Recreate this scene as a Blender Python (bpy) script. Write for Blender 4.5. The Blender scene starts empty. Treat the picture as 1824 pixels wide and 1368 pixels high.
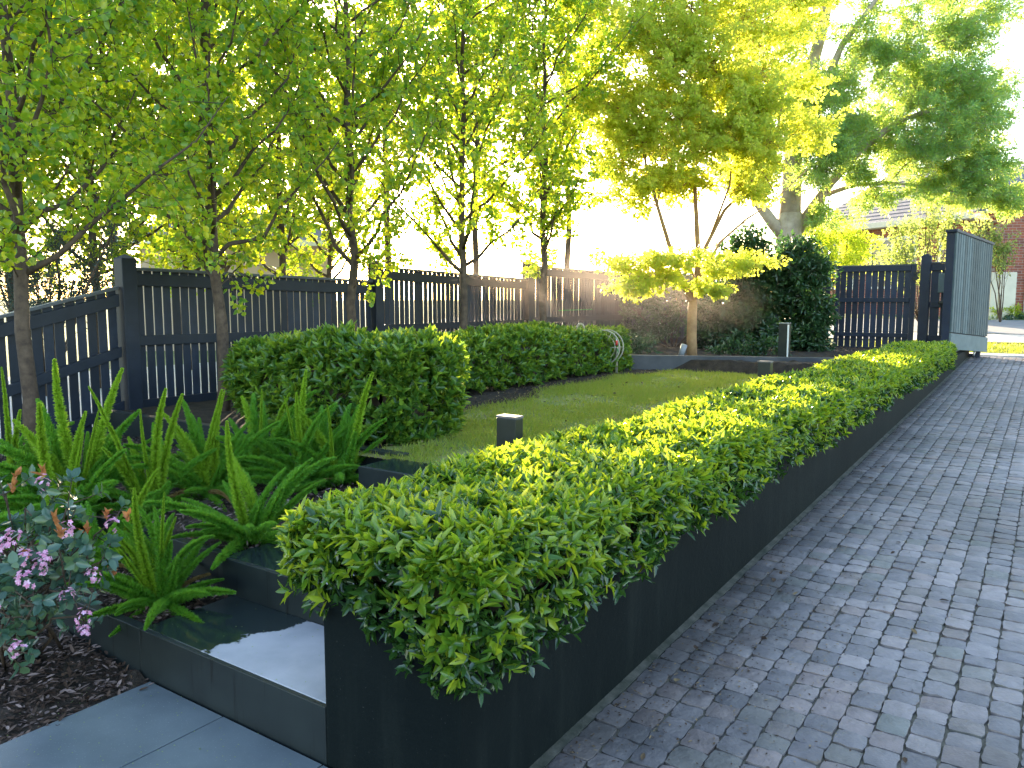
import bpy, math, random
import numpy as np
from mathutils import Vector, Matrix
R = math.radians
random.seed(7); rng = np.random.default_rng(7)
scene = bpy.context.scene
# ------------------------------------------------------------------ camera, sky, sun, exposure
PITCH = R(6.1); EYE = 1.6; F = 1400.0
cam = bpy.data.cameras.new('camera'); camo = bpy.data.objects.new('camera', cam); scene.collection.objects.link(camo)
camo.location = (0, 0, EYE); camo.rotation_euler = (math.pi/2 - PITCH, 0, 0)
cam.sensor_fit = 'HORIZONTAL'; cam.sensor_width = 36.0; cam.lens = 36.0*F/1824; cam.clip_start = 0.05; cam.clip_end = 3000
scene.camera = camo
SUN_EL = R(11.8); SUN_AZ = R(-10.3)          # azimuth from +Y towards +X
world = bpy.data.worlds.new('World'); scene.world = world; world.use_nodes = True
wt = world.node_tree; wt.nodes.clear()
sky = wt.nodes.new('ShaderNodeTexSky'); sky.sky_type = 'NISHITA'; sky.sun_disc = False
sky.sun_elevation = SUN_EL; sky.sun_rotation = SUN_AZ; sky.air_density = 1.0; sky.dust_density = 1.2; sky.ozone_density = 1.0
bg = wt.nodes.new('ShaderNodeBackground'); bg.inputs['Strength'].default_value = 0.15
wo = wt.nodes.new('ShaderNodeOutputWorld')
wt.links.new(sky.outputs[0], bg.inputs[0]); wt.links.new(bg.outputs[0], wo.inputs[0])
sl = bpy.data.lights.new('sun', 'SUN'); sl.energy = 5.0; sl.angle = R(0.5); sl.color = (1.0, 0.80, 0.52)
so = bpy.data.objects.new('sun', sl); scene.collection.objects.link(so)
sd = Vector((math.sin(SUN_AZ)*math.cos(SUN_EL), math.cos(SUN_AZ)*math.cos(SUN_EL), math.sin(SUN_EL)))
so.rotation_euler = sd.to_track_quat('Z', 'Y').to_euler(); so.location = (-4, 24, 12)
scene.view_settings.view_transform = 'Standard'; scene.view_settings.look = 'None'
scene.view_settings.exposure = 2.75; scene.view_settings.gamma = 1.0
cy = scene.cycles
cy.use_denoising = True; cy.max_bounces = 10; cy.diffuse_bounces = 8; cy.glossy_bounces = 2; cy.transmission_bounces = 8
cy.sample_clamp_indirect = 6.0; cy.caustics_reflective = False; cy.caustics_refractive = False

# ------------------------------------------------------------------ frames of reference
O0 = (-0.1566, 2.239); D = np.array([0.5662, 0.8243]); N = np.array([-0.8243, 0.5662])
DV = np.array([0.5662, 0.8243, 0.0]); NV = np.array([-0.8243, 0.5662, 0.0]); ZV = np.array([0, 0, 1.0])
ANG = math.atan2(D[1], D[0])
def W(s, t, z=0.0):      # s runs up the driveway, t runs left of the planter's face
    return np.array([O0[0]+D[0]*s+N[0]*t, O0[1]+D[1]*s+N[1]*t, z])
def px(x, y, d):         # a point d metres ahead, measured from the photograph
    a = (x-912)/F; b = (684-y)/F
    yy = math.cos(PITCH)+b*math.sin(PITCH); zz = b*math.cos(PITCH)-math.sin(PITCH); k = d/yy
    return np.array([a*k, d, EYE+zz*k])
def toST(p):
    a = p[0]-O0[0]; b = p[1]-O0[1]; return a*D[0]+b*D[1], a*N[0]+b*N[1]
def drive_z(s): return -0.015+0.0266*s

# ------------------------------------------------------------------ object helpers
C = scene.collection
def tag(o, label=None, cat=None, group=None, kind=None):
    if label: o['label'] = label
    if cat: o['category'] = cat
    if group: o['group'] = group
    if kind: o['kind'] = kind
    return o
def empty(name, loc=(0, 0, 0), rz=0.0):
    o = bpy.data.objects.new(name, None); C.objects.link(o)
    o.location = [float(v) for v in loc]; o.rotation_euler = (0, 0, rz); o.empty_display_size = 0.1
    return o
def link(name, me, parent=None, world=True):
    o = bpy.data.objects.new(name, me); C.objects.link(o)
    if parent is not None:
        o.parent = parent
        if world:      # vertices are in world space: undo the parent's placement
            m = Matrix.LocRotScale(parent.location, parent.rotation_euler, parent.scale)
            o.matrix_parent_inverse = m.inverted()
    return o
def mesh_np(name, V, Fc, mat, parent=None, smooth=False, world=True):
    V = np.asarray(V, dtype=np.float32); Fc = np.asarray(Fc, dtype=np.int32); k = Fc.shape[1]
    me = bpy.data.meshes.new(name)
    me.vertices.add(len(V)); me.vertices.foreach_set('co', V.ravel())
    me.loops.add(Fc.size); me.loops.foreach_set('vertex_index', Fc.ravel())
    me.polygons.add(len(Fc)); me.polygons.foreach_set('loop_start', np.arange(0, Fc.size, k, dtype=np.int32))
    if smooth: me.polygons.foreach_set('use_smooth', np.ones(len(Fc), dtype=bool))
    me.materials.append(mat); me.update(calc_edges=True)
    return link(name, me, parent, world)
class MB:
    """collects boxes, tubes and polygons, builds them as ONE mesh"""
    def __init__(s): s.v = []; s.f = []
    def add(s, vs, fs):
        n = len(s.v); s.v += [tuple(float(c) for c in v) for v in vs]; s.f += [tuple(i+n for i in f) for f in fs]; return s
    def hexa(s, p):       # 8 corners, bottom four then top four
        return s.add(p, [(3, 2, 1, 0), (4, 5, 6, 7), (0, 1, 5, 4), (1, 2, 6, 5), (2, 3, 7, 6), (3, 0, 4, 7)])
    def stbox(s, s0, s1, t0, t1, z0, z1):
        return s.hexa([W(s0, t0, z0), W(s1, t0, z0), W(s1, t1, z0), W(s0, t1, z0),
                       W(s0, t0, z1), W(s1, t0, z1), W(s1, t1, z1), W(s0, t1, z1)])
    def box(s, x0, x1, y0, y1, z0, z1):
        return s.hexa([(x0, y0, z0), (x1, y0, z0), (x1, y1, z0), (x0, y1, z0), (x0, y0, z1), (x1, y0, z1), (x1, y1, z1), (x0, y1, z1)])
    def beam(s, a, b, w, h, side=None):   # a box from a to b, w across, h high, centred
        a = np.array(a, float); b = np.array(b, float); d = b-a; L = np.linalg.norm(d); d = d/L
        if side is None: side = np.cross(d, ZV); 
        side = np.array(side, float); side = side/np.linalg.norm(side); up = np.cross(side, d)
        c = [(-w/2, -h/2), (w/2, -h/2), (w/2, h/2), (-w/2, h/2)]
        return s.hexa([a+side*c[0][0]+up*c[0][1], b+side*c[0][0]+up*c[0][1], b+side*c[1][0]+up*c[1][1], a+side*c[1][0]+up*c[1][1],
                       a+side*c[3][0]+up*c[3][1], b+side*c[3][0]+up*c[3][1], b+side*c[2][0]+up*c[2][1], a+side*c[2][0]+up*c[2][1]])
    def tube(s, pts, rad, k=8, closed=False, caps=True):
        pts = [np.array(p, float) for p in pts]; m = len(pts)
        if not hasattr(rad, '__len__'): rad = [rad]*m
        ref = None; n0 = len(s.v)
        for i, p in enumerate(pts):
            a = pts[(i-1) % m] if (closed or i > 0) else p; b = pts[(i+1) % m] if (closed or i < m-1) else p
            d = b-a; d = d/(np.linalg.norm(d)+1e-9)
            if ref is None: ref = np.array([0, 0, 1.0]) if abs(d[2]) < .9 else np.array([1.0, 0, 0])
            u = np.cross(ref, d); u /= (np.linalg.norm(u)+1e-9); w = np.cross(d, u); ref = w
            ref = np.cross(d, u)
            for j in range(k):
                q = 2*math.pi*j/k; s.v.append(tuple(p+rad[i]*(math.cos(q)*u+math.sin(q)*w)))
            ref = w
        for i in range(m if closed else m-1):
            for j in range(k):
                A = n0+i*k+j; B = n0+i*k+(j+1) % k; i2 = (i+1) % m
                s.f.append((A, B, n0+i2*k+(j+1) % k, n0+i2*k+j))
        if caps and not closed:
            s.f.append(tuple(n0+j for j in range(k))[::-1]); s.f.append(tuple(n0+(m-1)*k+j for j in range(k)))
        return s
    def build(s, name, mat, parent=None, smooth=False, bevel=0.0, world=True):
        me = bpy.data.meshes.new(name); me.from_pydata(s.v, [], s.f); me.materials.append(mat)
        if smooth: me.polygons.foreach_set('use_smooth', [True]*len(me.polygons))
        me.update(); o = link(name, me, parent, world)
        if bevel:
            b = o.modifiers.new('bevel', 'BEVEL'); b.width = bevel; b.segments = 2; b.limit_method = 'ANGLE'
        return o

# ------------------------------------------------------------------ materials
def new_mat(name):
    m = bpy.data.materials.new(name); m.use_nodes = True; nt = m.node_tree
    return m, nt, nt.nodes['Principled BSDF'], nt.nodes['Material Output']
def nd(nt, kind, **kw):
    n = nt.nodes.new(kind)
    for k, v in kw.items(): setattr(n, k, v)
    return n
def ramp(nt, src, stops):
    r = nd(nt, 'ShaderNodeValToRGB'); e = r.color_ramp.elements
    while len(e) > len(stops): e.remove(e[-1])
    while len(e) < len(stops): e.new(0.5)
    for i, (p, c) in enumerate(stops): e[i].position = p; e[i].color = (*c, 1)
    nt.links.new(src, r.inputs[0]); return r
def noise(nt, scale, detail=4, rough=.6, obj=True, vec=None):
    n = nd(nt, 'ShaderNodeTexNoise'); n.inputs['Scale'].default_value = scale; n.inputs['Detail'].default_value = detail; n.inputs['Roughness'].default_value = rough
    if vec is None:
        tc = nd(nt, 'ShaderNodeTexCoord'); vec = tc.outputs['Object']
    nt.links.new(vec, n.inputs['Vector']); return n
def surf(name, c1, c2, scale=8, rough=.7, bump=.15, bscale=None, spec=.4, dist=.01, r2=None, metal=0.0):
    m, nt, b, o = new_mat(name)
    n = noise(nt, scale); r = ramp(nt, n.outputs['Fac'], [(.3, c1), (.7, c2)])
    nt.links.new(r.outputs[0], b.inputs['Base Color']); b.inputs['Roughness'].default_value = rough
    b.inputs['Specular IOR Level'].default_value = spec; b.inputs['Metallic'].default_value = metal
    if r2 is not None:
        mr = nd(nt, 'ShaderNodeMapRange'); nt.links.new(n.outputs['Fac'], mr.inputs[0]); mr.inputs[1].default_value = .3; mr.inputs[2].default_value = .7
        mr.inputs[3].default_value = rough; mr.inputs[4].default_value = r2; nt.links.new(mr.outputs[0], b.inputs['Roughness'])
    if bump:
        n2 = noise(nt, bscale or scale*6); bp = nd(nt, 'ShaderNodeBump'); bp.inputs['Strength'].default_value = bump; bp.inputs['Distance'].default_value = dist
        nt.links.new(n2.outputs['Fac'], bp.inputs['Height']); nt.links.new(bp.outputs[0], b.inputs['Normal'])
    return m
def island_tone(m, lo=.65, hi=1.4):
    nt = m.node_tree; b = nt.nodes['Principled BSDF']; src = b.inputs['Base Color'].links[0].from_socket; g = nd(nt, 'ShaderNodeNewGeometry')
    r = ramp(nt, g.outputs['Random Per Island'], [(0, (lo, lo, lo)), (1, (hi, hi, hi))]); mx = nd(nt, 'ShaderNodeMixRGB'); mx.blend_type = 'MULTIPLY'; mx.inputs[0].default_value = 1
    nt.links.new(src, mx.inputs[1]); nt.links.new(r.outputs[0], mx.inputs[2]); nt.links.new(mx.outputs[0], b.inputs['Base Color']); return m
def leaf(name, ca, cb, tr, fac=.45, rough=.38, spec=.5, tr2=None, cc=None):
    """two or three leaf colours chosen leaf by leaf, with light passing through the blade"""
    m, nt, b, o = new_mat(name)
    g = nd(nt, 'ShaderNodeNewGeometry')
    st = [(0, ca), (.6, cb)] + ([(1.0, cc)] if cc else [])
    r = ramp(nt, g.outputs['Random Per Island'], st)
    nt.links.new(r.outputs[0], b.inputs['Base Color']); b.inputs['Roughness'].default_value = rough; b.inputs['Specular IOR Level'].default_value = spec
    t = nd(nt, 'ShaderNodeBsdfTranslucent'); rt = ramp(nt, g.outputs['Random Per Island'], [(0, tr), (1, tr2 or tr)])
    nt.links.new(rt.outputs[0], t.inputs['Color'])
    mx = nd(nt, 'ShaderNodeMixShader'); mx.inputs[0].default_value = fac
    nt.links.new(b.outputs[0], mx.inputs[1]); nt.links.new(t.outputs[0], mx.inputs[2]); nt.links.new(mx.outputs[0], o.inputs['Surface'])
    return m
M = {}
M['paling'] = surf('stained_timber', (.007, .011, .022), (.014, .020, .036), 5, .55, .25, 60, dist=.003)
M['gate_navy'] = surf('painted_gate_timber', (.013, .020, .044), (.022, .032, .062), 4, .5, .2, 60, dist=.003)
M['gate_slat'] = surf('weathered_gate_slats', (.055, .080, .092), (.085, .115, .125), 6, .6, .2, 50, dist=.003)
M['gate_board'] = surf('weathered_board', (.10, .135, .145), (.15, .19, .20), 5, .6, .2, 40, dist=.003)
for k_ in ('paling', 'gate_navy', 'gate_slat'): island_tone(M[k_])
M['cap'] = surf('fence_cap', (.05, .055, .07), (.10, .11, .13), 5, .4, .1, 40, dist=.003)
M['render'] = surf('charcoal_render', (.0045, .0075, .0085), (.0135, .018, .018), 1.6, .60, .6, 45, dist=.004, spec=.18)
M['tile_dark'] = surf('dark_stone_riser', (.012, .017, .018), (.022, .028, .030), 9, .42, .2, 220, dist=.001)
M['bark'] = surf('young_bark', (.045, .028, .020), (.125, .085, .058), 14, .85, .7, 60, dist=.01)
M['bark_maple'] = surf('maple_bark', (.22, .12, .06), (.36, .22, .11), 8, .8, .5, 50, dist=.01)
M['bark_big'] = surf('pale_bark', (.28, .22, .17), (.50, .41, .34), 5, .85, .6, 30, dist=.02)
M['twig'] = surf('twig', (.05, .035, .025), (.10, .07, .05), 20, .85, 0)
M['steel'] = surf('brushed_steel', (.45, .46, .48), (.6, .6, .62), 10, .35, .05, metal=1.0)
M['blackmetal'] = surf('black_coated_metal', (.010, .013, .012), (.018, .022, .020), 12, .35, .08, 120, dist=.001)
M['white'] = surf('white_paint', (.70, .68, .66), (.80, .79, .78), 5, .5, .05)
M['cream'] = surf('cream_paint', (.55, .50, .40), (.66, .60, .48), 3, .6, .05)
M['beige'] = surf('beige_render', (.50, .38, .31), (.58, .45, .37), 2, .85, .1)
M['soil'] = surf('dark_soil', (.018, .012, .008), (.06, .040, .028), 9, .95, .8, 60, dist=.02)
M['mulch'] = leaf('bark_chips', (.030, .017, .012), (.085, .050, .035), (.02, .01, .01), .02, .8, .2, cc=(.30, .21, .19))
M['litter'] = leaf('dry_leaf_litter', (.035, .022, .018), (.10, .06, .035), (.1, .05, .02), .1, .8, .2, cc=(.35, .24, .12))
M['hedge_leaf'] = leaf('jasmine_leaf', (.040, .120, .014), (.115, .225, .018), (.36, .58, .03), .40, .28, .65, (.72, .76, .03), (.30, .37, .03))
M['hedge_old_shade'] = leaf('jasmine_old_shade_leaf', (.012, .040, .012), (.030, .080, .016), (.12, .26, .02), .22, .22, .65)  # older leaves whose dark green also paints shade into the hedge's sides
M['shrub_leaf'] = leaf('laurel_leaf', (.022, .075, .016), (.060, .145, .022), (.22, .44, .03), .36, .30, .55, (.55, .65, .04), (.20, .32, .035))
M['pear_leaf'] = leaf('pear_leaf', (.040, .14, .045), (.12, .24, .024), (.34, .64, .03), .55, .30, .55, (.90, .86, .03), (.22, .30, .03))
M['maple_leaf'] = leaf('maple_leaf', (.19, .29, .05), (.31, .39, .07), (.80, .92, .10), .58, .5, .3, (.95, .90, .13), (.38, .42, .08))
M['ash_leaf'] = leaf('ash_leaf', (.09, .21, .12), (.16, .31, .13), (.55, .84, .22), .52, .35, .5, (.80, .86, .10), (.24, .34, .10))
M['lime_leaf'] = leaf('lime_leaf', (.20, .27, .03), (.28, .34, .035), (.72, .85, .06), .55, .5, .3)
M['pale_leaf'] = leaf('pale_leaf', (.10, .17, .06), (.18, .25, .09), (.55, .65, .15), .5, .5, .3)
M['dark_leaf'] = leaf('evergreen_leaf', (.015, .045, .020), (.032, .075, .032), (.10, .24, .05), .25, .30, .6, cc=(.06, .12, .04))
M['blue_leaf'] = leaf('conifer_leaf', (.025, .045, .042), (.05, .075, .07), (.08, .14, .08), .2, .5, .4)
M['fern_leaf'] = leaf('foxtail_needles', (.045, .17, .028), (.11, .29, .030), (.34, .68, .05), .45, .45, .35, (.40, .62, .05))
M['fern_young'] = leaf('foxtail_young_needles', (.17, .32, .02), (.27, .42, .03), (.45, .65, .05), .4, .45, .35)
M['raph_leaf'] = leaf('hawthorn_leaf', (.030, .075, .055), (.060, .12, .085), (.10, .22, .10), .22, .28, .6, cc=(.10, .15, .05))
M['bronze_leaf'] = leaf('bronze_young_leaf', (.30, .11, .05), (.40, .17, .06), (.5, .2, .06), .3, .35, .4)
M['pink'] = leaf('pink_petal', (.62, .20, .36), (.75, .42, .62), (.8, .4, .6), .3, .5, .3, cc=(.80, .60, .74))
M['grass'] = leaf('grass_blade', (.15, .24, .028), (.28, .30, .045), (.40, .50, .04), .4, .5, .3, (.5, .5, .06), (.22, .20, .06))
M['green_hose'] = surf('green_hose', (.02, .20, .04), (.03, .26, .05), 5, .4, 0)
M['red'] = surf('red_plastic', (.55, .03, .03), (.65, .05, .04), 5, .4, 0)
M['pvc'] = surf('pale_pipe', (.30, .26, .20), (.40, .36, .28), 5, .5, 0)
M['greyplastic'] = surf('grey_plastic', (.20, .21, .24), (.28, .29, .32), 5, .5, 0)
M['roof'] = surf('roof_tile', (.13, .12, .13), (.22, .20, .21), 6, .8, .3, 20, dist=.02)
M['concrete'] = surf('concrete', (.34, .33, .33), (.46, .45, .44), 2.5, .85, .2, 60, dist=.004)
def glass_mat():
    m, nt, b, o = new_mat('window_glass'); b.inputs['Base Color'].default_value = (.04, .05, .06, 1); b.inputs['Roughness'].default_value = .06
    b.inputs['Specular IOR Level'].default_value = .8; return m
M['glass'] = glass_mat()
def brick_mat(name, axis):
    m, nt, b, o = new_mat(name); tc = nd(nt, 'ShaderNodeTexCoord'); sp = nd(nt, 'ShaderNodeSeparateXYZ'); cb = nd(nt, 'ShaderNodeCombineXYZ')
    nt.links.new(tc.outputs['Object'], sp.inputs[0]); nt.links.new(sp.outputs[axis], cb.inputs[0]); nt.links.new(sp.outputs[2], cb.inputs[1])
    br = nd(nt, 'ShaderNodeTexBrick'); br.inputs['Scale'].default_value = 1.0; br.inputs['Brick Width'].default_value = .235; br.inputs['Row Height'].default_value = .086
    br.inputs['Mortar Size'].default_value = .006; br.inputs['Color1'].default_value = (.34, .10, .06, 1); br.inputs['Color2'].default_value = (.17, .065, .05, 1)
    br.inputs['Mortar'].default_value = (.36, .31, .27, 1); br.inputs['Bias'].default_value = -.1
    nt.links.new(cb.outputs[0], br.inputs['Vector']); nt.links.new(br.outputs['Color'], b.inputs['Base Color']); b.inputs['Roughness'].default_value = .9
    bp = nd(nt, 'ShaderNodeBump'); bp.inputs['Strength'].default_value = .5; bp.inputs['Distance'].default_value = .01; bp.invert = True
    nt.links.new(br.outputs['Fac'], bp.inputs['Height']); nt.links.new(bp.outputs[0], b.inputs['Normal']); return m
M['brick_x'] = brick_mat('red_brick_front', 0); M['brick_y'] = brick_mat('red_brick_side', 1)
def sett_mat():
    m, nt, b, o = new_mat('basalt_sett'); g = nd(nt, 'ShaderNodeNewGeometry')
    r = ramp(nt, g.outputs['Random Per Island'], [(0, (.165, .155, .165)), (.4, (.24, .22, .225)), (.7, (.32, .28, .275)), (.85, (.25, .20, .19)), (1, (.19, .195, .18))])
    n = noise(nt, 14, 6); mx = nd(nt, 'ShaderNodeMixRGB'); mx.blend_type = 'MULTIPLY'; mx.inputs[0].default_value = .8
    r2 = ramp(nt, n.outputs['Fac'], [(.25, (.6, .6, .6)), (.7, (1.15, 1.12, 1.1))]); nt.links.new(r.outputs[0], mx.inputs[1]); nt.links.new(r2.outputs[0], mx.inputs[2])
    # broad traffic stains
    n3 = noise(nt, .7, 3); r3 = ramp(nt, n3.outputs['Fac'], [(.35, (.60, .57, .56)), (.60, (1.05, 1.0, 1.0))]); mx2 = nd(nt, 'ShaderNodeMixRGB'); mx2.blend_type = 'MULTIPLY'; mx2.inputs[0].default_value = 1
    nt.links.new(mx.outputs[0], mx2.inputs[1]); nt.links.new(r3.outputs[0], mx2.inputs[2]); 
    # earthy dirt washed out of the planter: strongest along the wall's foot, broken up by noise
    geo = nd(nt, 'ShaderNodeNewGeometry'); dt = nd(nt, 'ShaderNodeVectorMath', operation='DOT_PRODUCT'); nt.links.new(geo.outputs['Position'], dt.inputs[0]); dt.inputs[1].default_value = (float(N[0]), float(N[1]), 0)
    ofs = nd(nt, 'ShaderNodeMath', operation='SUBTRACT'); nt.links.new(dt.outputs['Value'], ofs.inputs[0]); ofs.inputs[1].default_value = float(N[0]*O0[0]+N[1]*O0[1])
    n4 = noise(nt, 2.6, 6, .7); mm = nd(nt, 'ShaderNodeMath', operation='MULTIPLY_ADD'); nt.links.new(n4.outputs['Fac'], mm.inputs[0]); mm.inputs[1].default_value = 1.7; nt.links.new(ofs.outputs[0], mm.inputs[2])
    mr = nd(nt, 'ShaderNodeMapRange'); nt.links.new(mm.outputs[0], mr.inputs[0]); mr.inputs[1].default_value = .25; mr.inputs[2].default_value = .85; mr.inputs[3].default_value = 0; mr.inputs[4].default_value = .72
    dm = nd(nt, 'ShaderNodeMixRGB'); nt.links.new(mr.outputs[0], dm.inputs[0]); nt.links.new(mx2.outputs[0], dm.inputs[1]); dm.inputs[2].default_value = (.06, .055, .055, 1); nt.links.new(dm.outputs[0], b.inputs['Base Color'])
    b.inputs['Roughness'].default_value = .55; b.inputs['Specular IOR Level'].default_value = .5
    n2 = noise(nt, 26, 5); bp = nd(nt, 'ShaderNodeBump'); bp.inputs['Strength'].default_value = .75; bp.inputs['Distance'].default_value = .009
    nt.links.new(n2.outputs['Fac'], bp.inputs['Height']); nt.links.new(bp.outputs[0], b.inputs['Normal']); return m
M['sett'] = sett_mat()
M['joint'] = surf('joint_sand', (.08, .075, .05), (.20, .17, .13), 5, .95, .6, 90, dist=.01)
def slab_mat():
    m, nt, b, o = new_mat('bluestone_paving'); n = noise(nt, 2.2, 5); r = ramp(nt, n.outputs['Fac'], [(.3, (.095, .115, .135)), (.7, (.165, .19, .21))])
    sp = noise(nt, 160, 2); r2 = ramp(nt, sp.outputs['Fac'], [(.66, (0, 0, 0)), (.73, (.30, .29, .25))])
    mx = nd(nt, 'ShaderNodeMixRGB'); mx.blend_type = 'ADD'; mx.inputs[0].default_value = .6; nt.links.new(r.outputs[0], mx.inputs[1]); nt.links.new(r2.outputs[0], mx.inputs[2])
    nt.links.new(mx.outputs[0], b.inputs['Base Color']); b.inputs['Roughness'].default_value = .45
    n2 = noise(nt, 90, 4); bp = nd(nt, 'ShaderNodeBump'); bp.inputs['Strength'].default_value = .15; bp.inputs['Distance'].default_value = .002
    nt.links.new(n2.outputs['Fac'], bp.inputs['Height']); nt.links.new(bp.outputs[0], b.inputs['Normal']); return m
M['slab'] = slab_mat()
def wall_mat():
    m, nt, b, o = new_mat('charcoal_wall_render'); tc = nd(nt, 'ShaderNodeTexCoord'); mp = nd(nt, 'ShaderNodeMapping'); mp.inputs['Scale'].default_value = (1, 1, .12); nt.links.new(tc.outputs['Object'], mp.inputs[0])
    st_ = noise(nt, 7, 5, .65, vec=mp.outputs[0]); n1 = noise(nt, 1.3, 5)
    r = ramp(nt, n1.outputs['Fac'], [(.3, (.0025, .0050, .0058)), (.7, (.0062, .0095, .0100))]); r2 = ramp(nt, st_.outputs['Fac'], [(.50, (0, 0, 0)), (.72, (.006, .0065, .0055))])
    ad = nd(nt, 'ShaderNodeMixRGB'); ad.blend_type = 'ADD'; ad.inputs[0].default_value = 1; nt.links.new(r.outputs[0], ad.inputs[1]); nt.links.new(r2.outputs[0], ad.inputs[2])
    sp = noise(nt, 120, 2); r3 = ramp(nt, sp.outputs['Fac'], [(.72, (0, 0, 0)), (.78, (.06, .06, .055))]); a2 = nd(nt, 'ShaderNodeMixRGB'); a2.blend_type = 'ADD'; a2.inputs[0].default_value = 1
    nt.links.new(ad.outputs[0], a2.inputs[1]); nt.links.new(r3.outputs[0], a2.inputs[2]); nt.links.new(a2.outputs[0], b.inputs['Base Color'])
    b.inputs['Roughness'].default_value = .68; b.inputs['Specular IOR Level'].default_value = .10
    n2 = noise(nt, 30, 6, .7); bp = nd(nt, 'ShaderNodeBump'); bp.inputs['Strength'].default_value = .6; bp.inputs['Distance'].default_value = .004; nt.links.new(n2.outputs['Fac'], bp.inputs['Height']); nt.links.new(bp.outputs[0], b.inputs['Normal']); return m
M['render'] = wall_mat()
def tread_mat():
    """pale stone tread, wet towards its planted end with a ragged edge; object x runs from the planter to the bed"""
    m, nt, b, o = new_mat('stone_tread_part_wet'); tc = nd(nt, 'ShaderNodeTexCoord'); sp = nd(nt, 'ShaderNodeSeparateXYZ'); nt.links.new(tc.outputs['Object'], sp.inputs[0])
    n = noise(nt, 3.0, 5, .62)
    a = nd(nt, 'ShaderNodeMath', operation='MULTIPLY_ADD'); nt.links.new(n.outputs['Fac'], a.inputs[0]); a.inputs[1].default_value = .55; nt.links.new(sp.outputs[0], a.inputs[2])
    a2 = nd(nt, 'ShaderNodeMath', operation='MULTIPLY_ADD'); nt.links.new(sp.outputs[1], a2.inputs[0]); a2.inputs[1].default_value = .30; nt.links.new(a.outputs[0], a2.inputs[2])
    w = nd(nt, 'ShaderNodeMapRange'); nt.links.new(a2.outputs[0], w.inputs[0]); w.inputs[1].default_value = .985; w.inputs[2].default_value = 1.0
    wm = nd(nt, 'ShaderNodeMixRGB'); nt.links.new(w.outputs[0], wm.inputs[0])
    n1 = noise(nt, 5, 5); r = ramp(nt, n1.outputs['Fac'], [(.3, (.36, .35, .38)), (.7, (.50, .47, .50))]); nt.links.new(r.outputs[0], wm.inputs[1]); wm.inputs[2].default_value = (.018, .026, .026, 1)
    nt.links.new(wm.outputs[0], b.inputs['Base Color'])
    rr = nd(nt, 'ShaderNodeMapRange'); nt.links.new(w.outputs[0], rr.inputs[0]); rr.inputs[3].default_value = .5; rr.inputs[4].default_value = .10; nt.links.new(rr.outputs[0], b.inputs['Roughness'])
    return m
M['tread'] = tread_mat()
def riser_mat():
    m, nt, b, o = new_mat('stone_riser_with_drips'); tc = nd(nt, 'ShaderNodeTexCoord'); mp = nd(nt, 'ShaderNodeMapping'); mp.inputs['Scale'].default_value = (1, 1, .04); nt.links.new(tc.outputs['Object'], mp.inputs[0])
    n = noise(nt, 38, 3, vec=mp.outputs[0]); n1 = noise(nt, 6, 5)
    r = ramp(nt, n1.outputs['Fac'], [(.3, (.008, .012, .014)), (.7, (.015, .021, .022))]); r2 = ramp(nt, n.outputs['Fac'], [(.61, (1, 1, 1)), (.66, (.15, .16, .16))])
    mx = nd(nt, 'ShaderNodeMixRGB'); mx.blend_type = 'MULTIPLY'; mx.inputs[0].default_value = 1; nt.links.new(r.outputs[0], mx.inputs[1]); nt.links.new(r2.outputs[0], mx.inputs[2])
    nt.links.new(mx.outputs[0], b.inputs['Base Color']); b.inputs['Roughness'].default_value = .5; return m
M['riser'] = riser_mat()
def lawn_mat():
    m, nt, b, o = new_mat('lawn_soil'); n = noise(nt, 1.6, 5); r = ramp(nt, n.outputs['Fac'], [(.3, (.10, .15, .028)), (.55, (.19, .20, .04)), (.68, (.20, .14, .07))])
    nt.links.new(r.outputs[0], b.inputs['Base Color']); b.inputs['Roughness'].default_value = .95; return m
M['lawn'] = lawn_mat()
M['verge'] = surf('verge_ground', (.10, .13, .04), (.17, .19, .07), 1.2, .95, .5, 20, dist=.03)

# ------------------------------------------------------------------ foliage kit
def unit(a): return a/(np.linalg.norm(a, axis=-1, keepdims=True)+1e-9)
def rdir(n): return unit(rng.normal(size=(n, 3)))
def leaves_np(P, A, Nn, L, Wd, fold=.18, droop=.15, tip=.34):
    """one folded pointed blade of two quads per row: base P, axis A, normal Nn, length L, width Wd"""
    n = len(P); A = unit(A); S = unit(np.cross(A, Nn)); Nn = np.cross(S, A)
    L = np.broadcast_to(np.asarray(L, float), (n,))[:, None]; Wd = np.broadcast_to(np.asarray(Wd, float), (n,))[:, None]
    dr = droop*L
    v = np.stack([P, P+A*L*.32-S*Wd*.5+Nn*Wd*fold, P+A*L*.70-S*Wd*tip+Nn*(Wd*fold*.7-dr*.4), P+A*L-Nn*dr,
                  P+A*L*.70+S*Wd*tip+Nn*(Wd*fold*.7-dr*.4), P+A*L*.32+S*Wd*.5+Nn*Wd*fold], axis=1).reshape(-1, 3)
    b = (np.arange(n)*6)[:, None]
    f = np.concatenate([b+np.array([0, 1, 2, 3]), b+np.array([0, 3, 4, 5])], axis=1).reshape(-1, 4)
    return v, f
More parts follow.
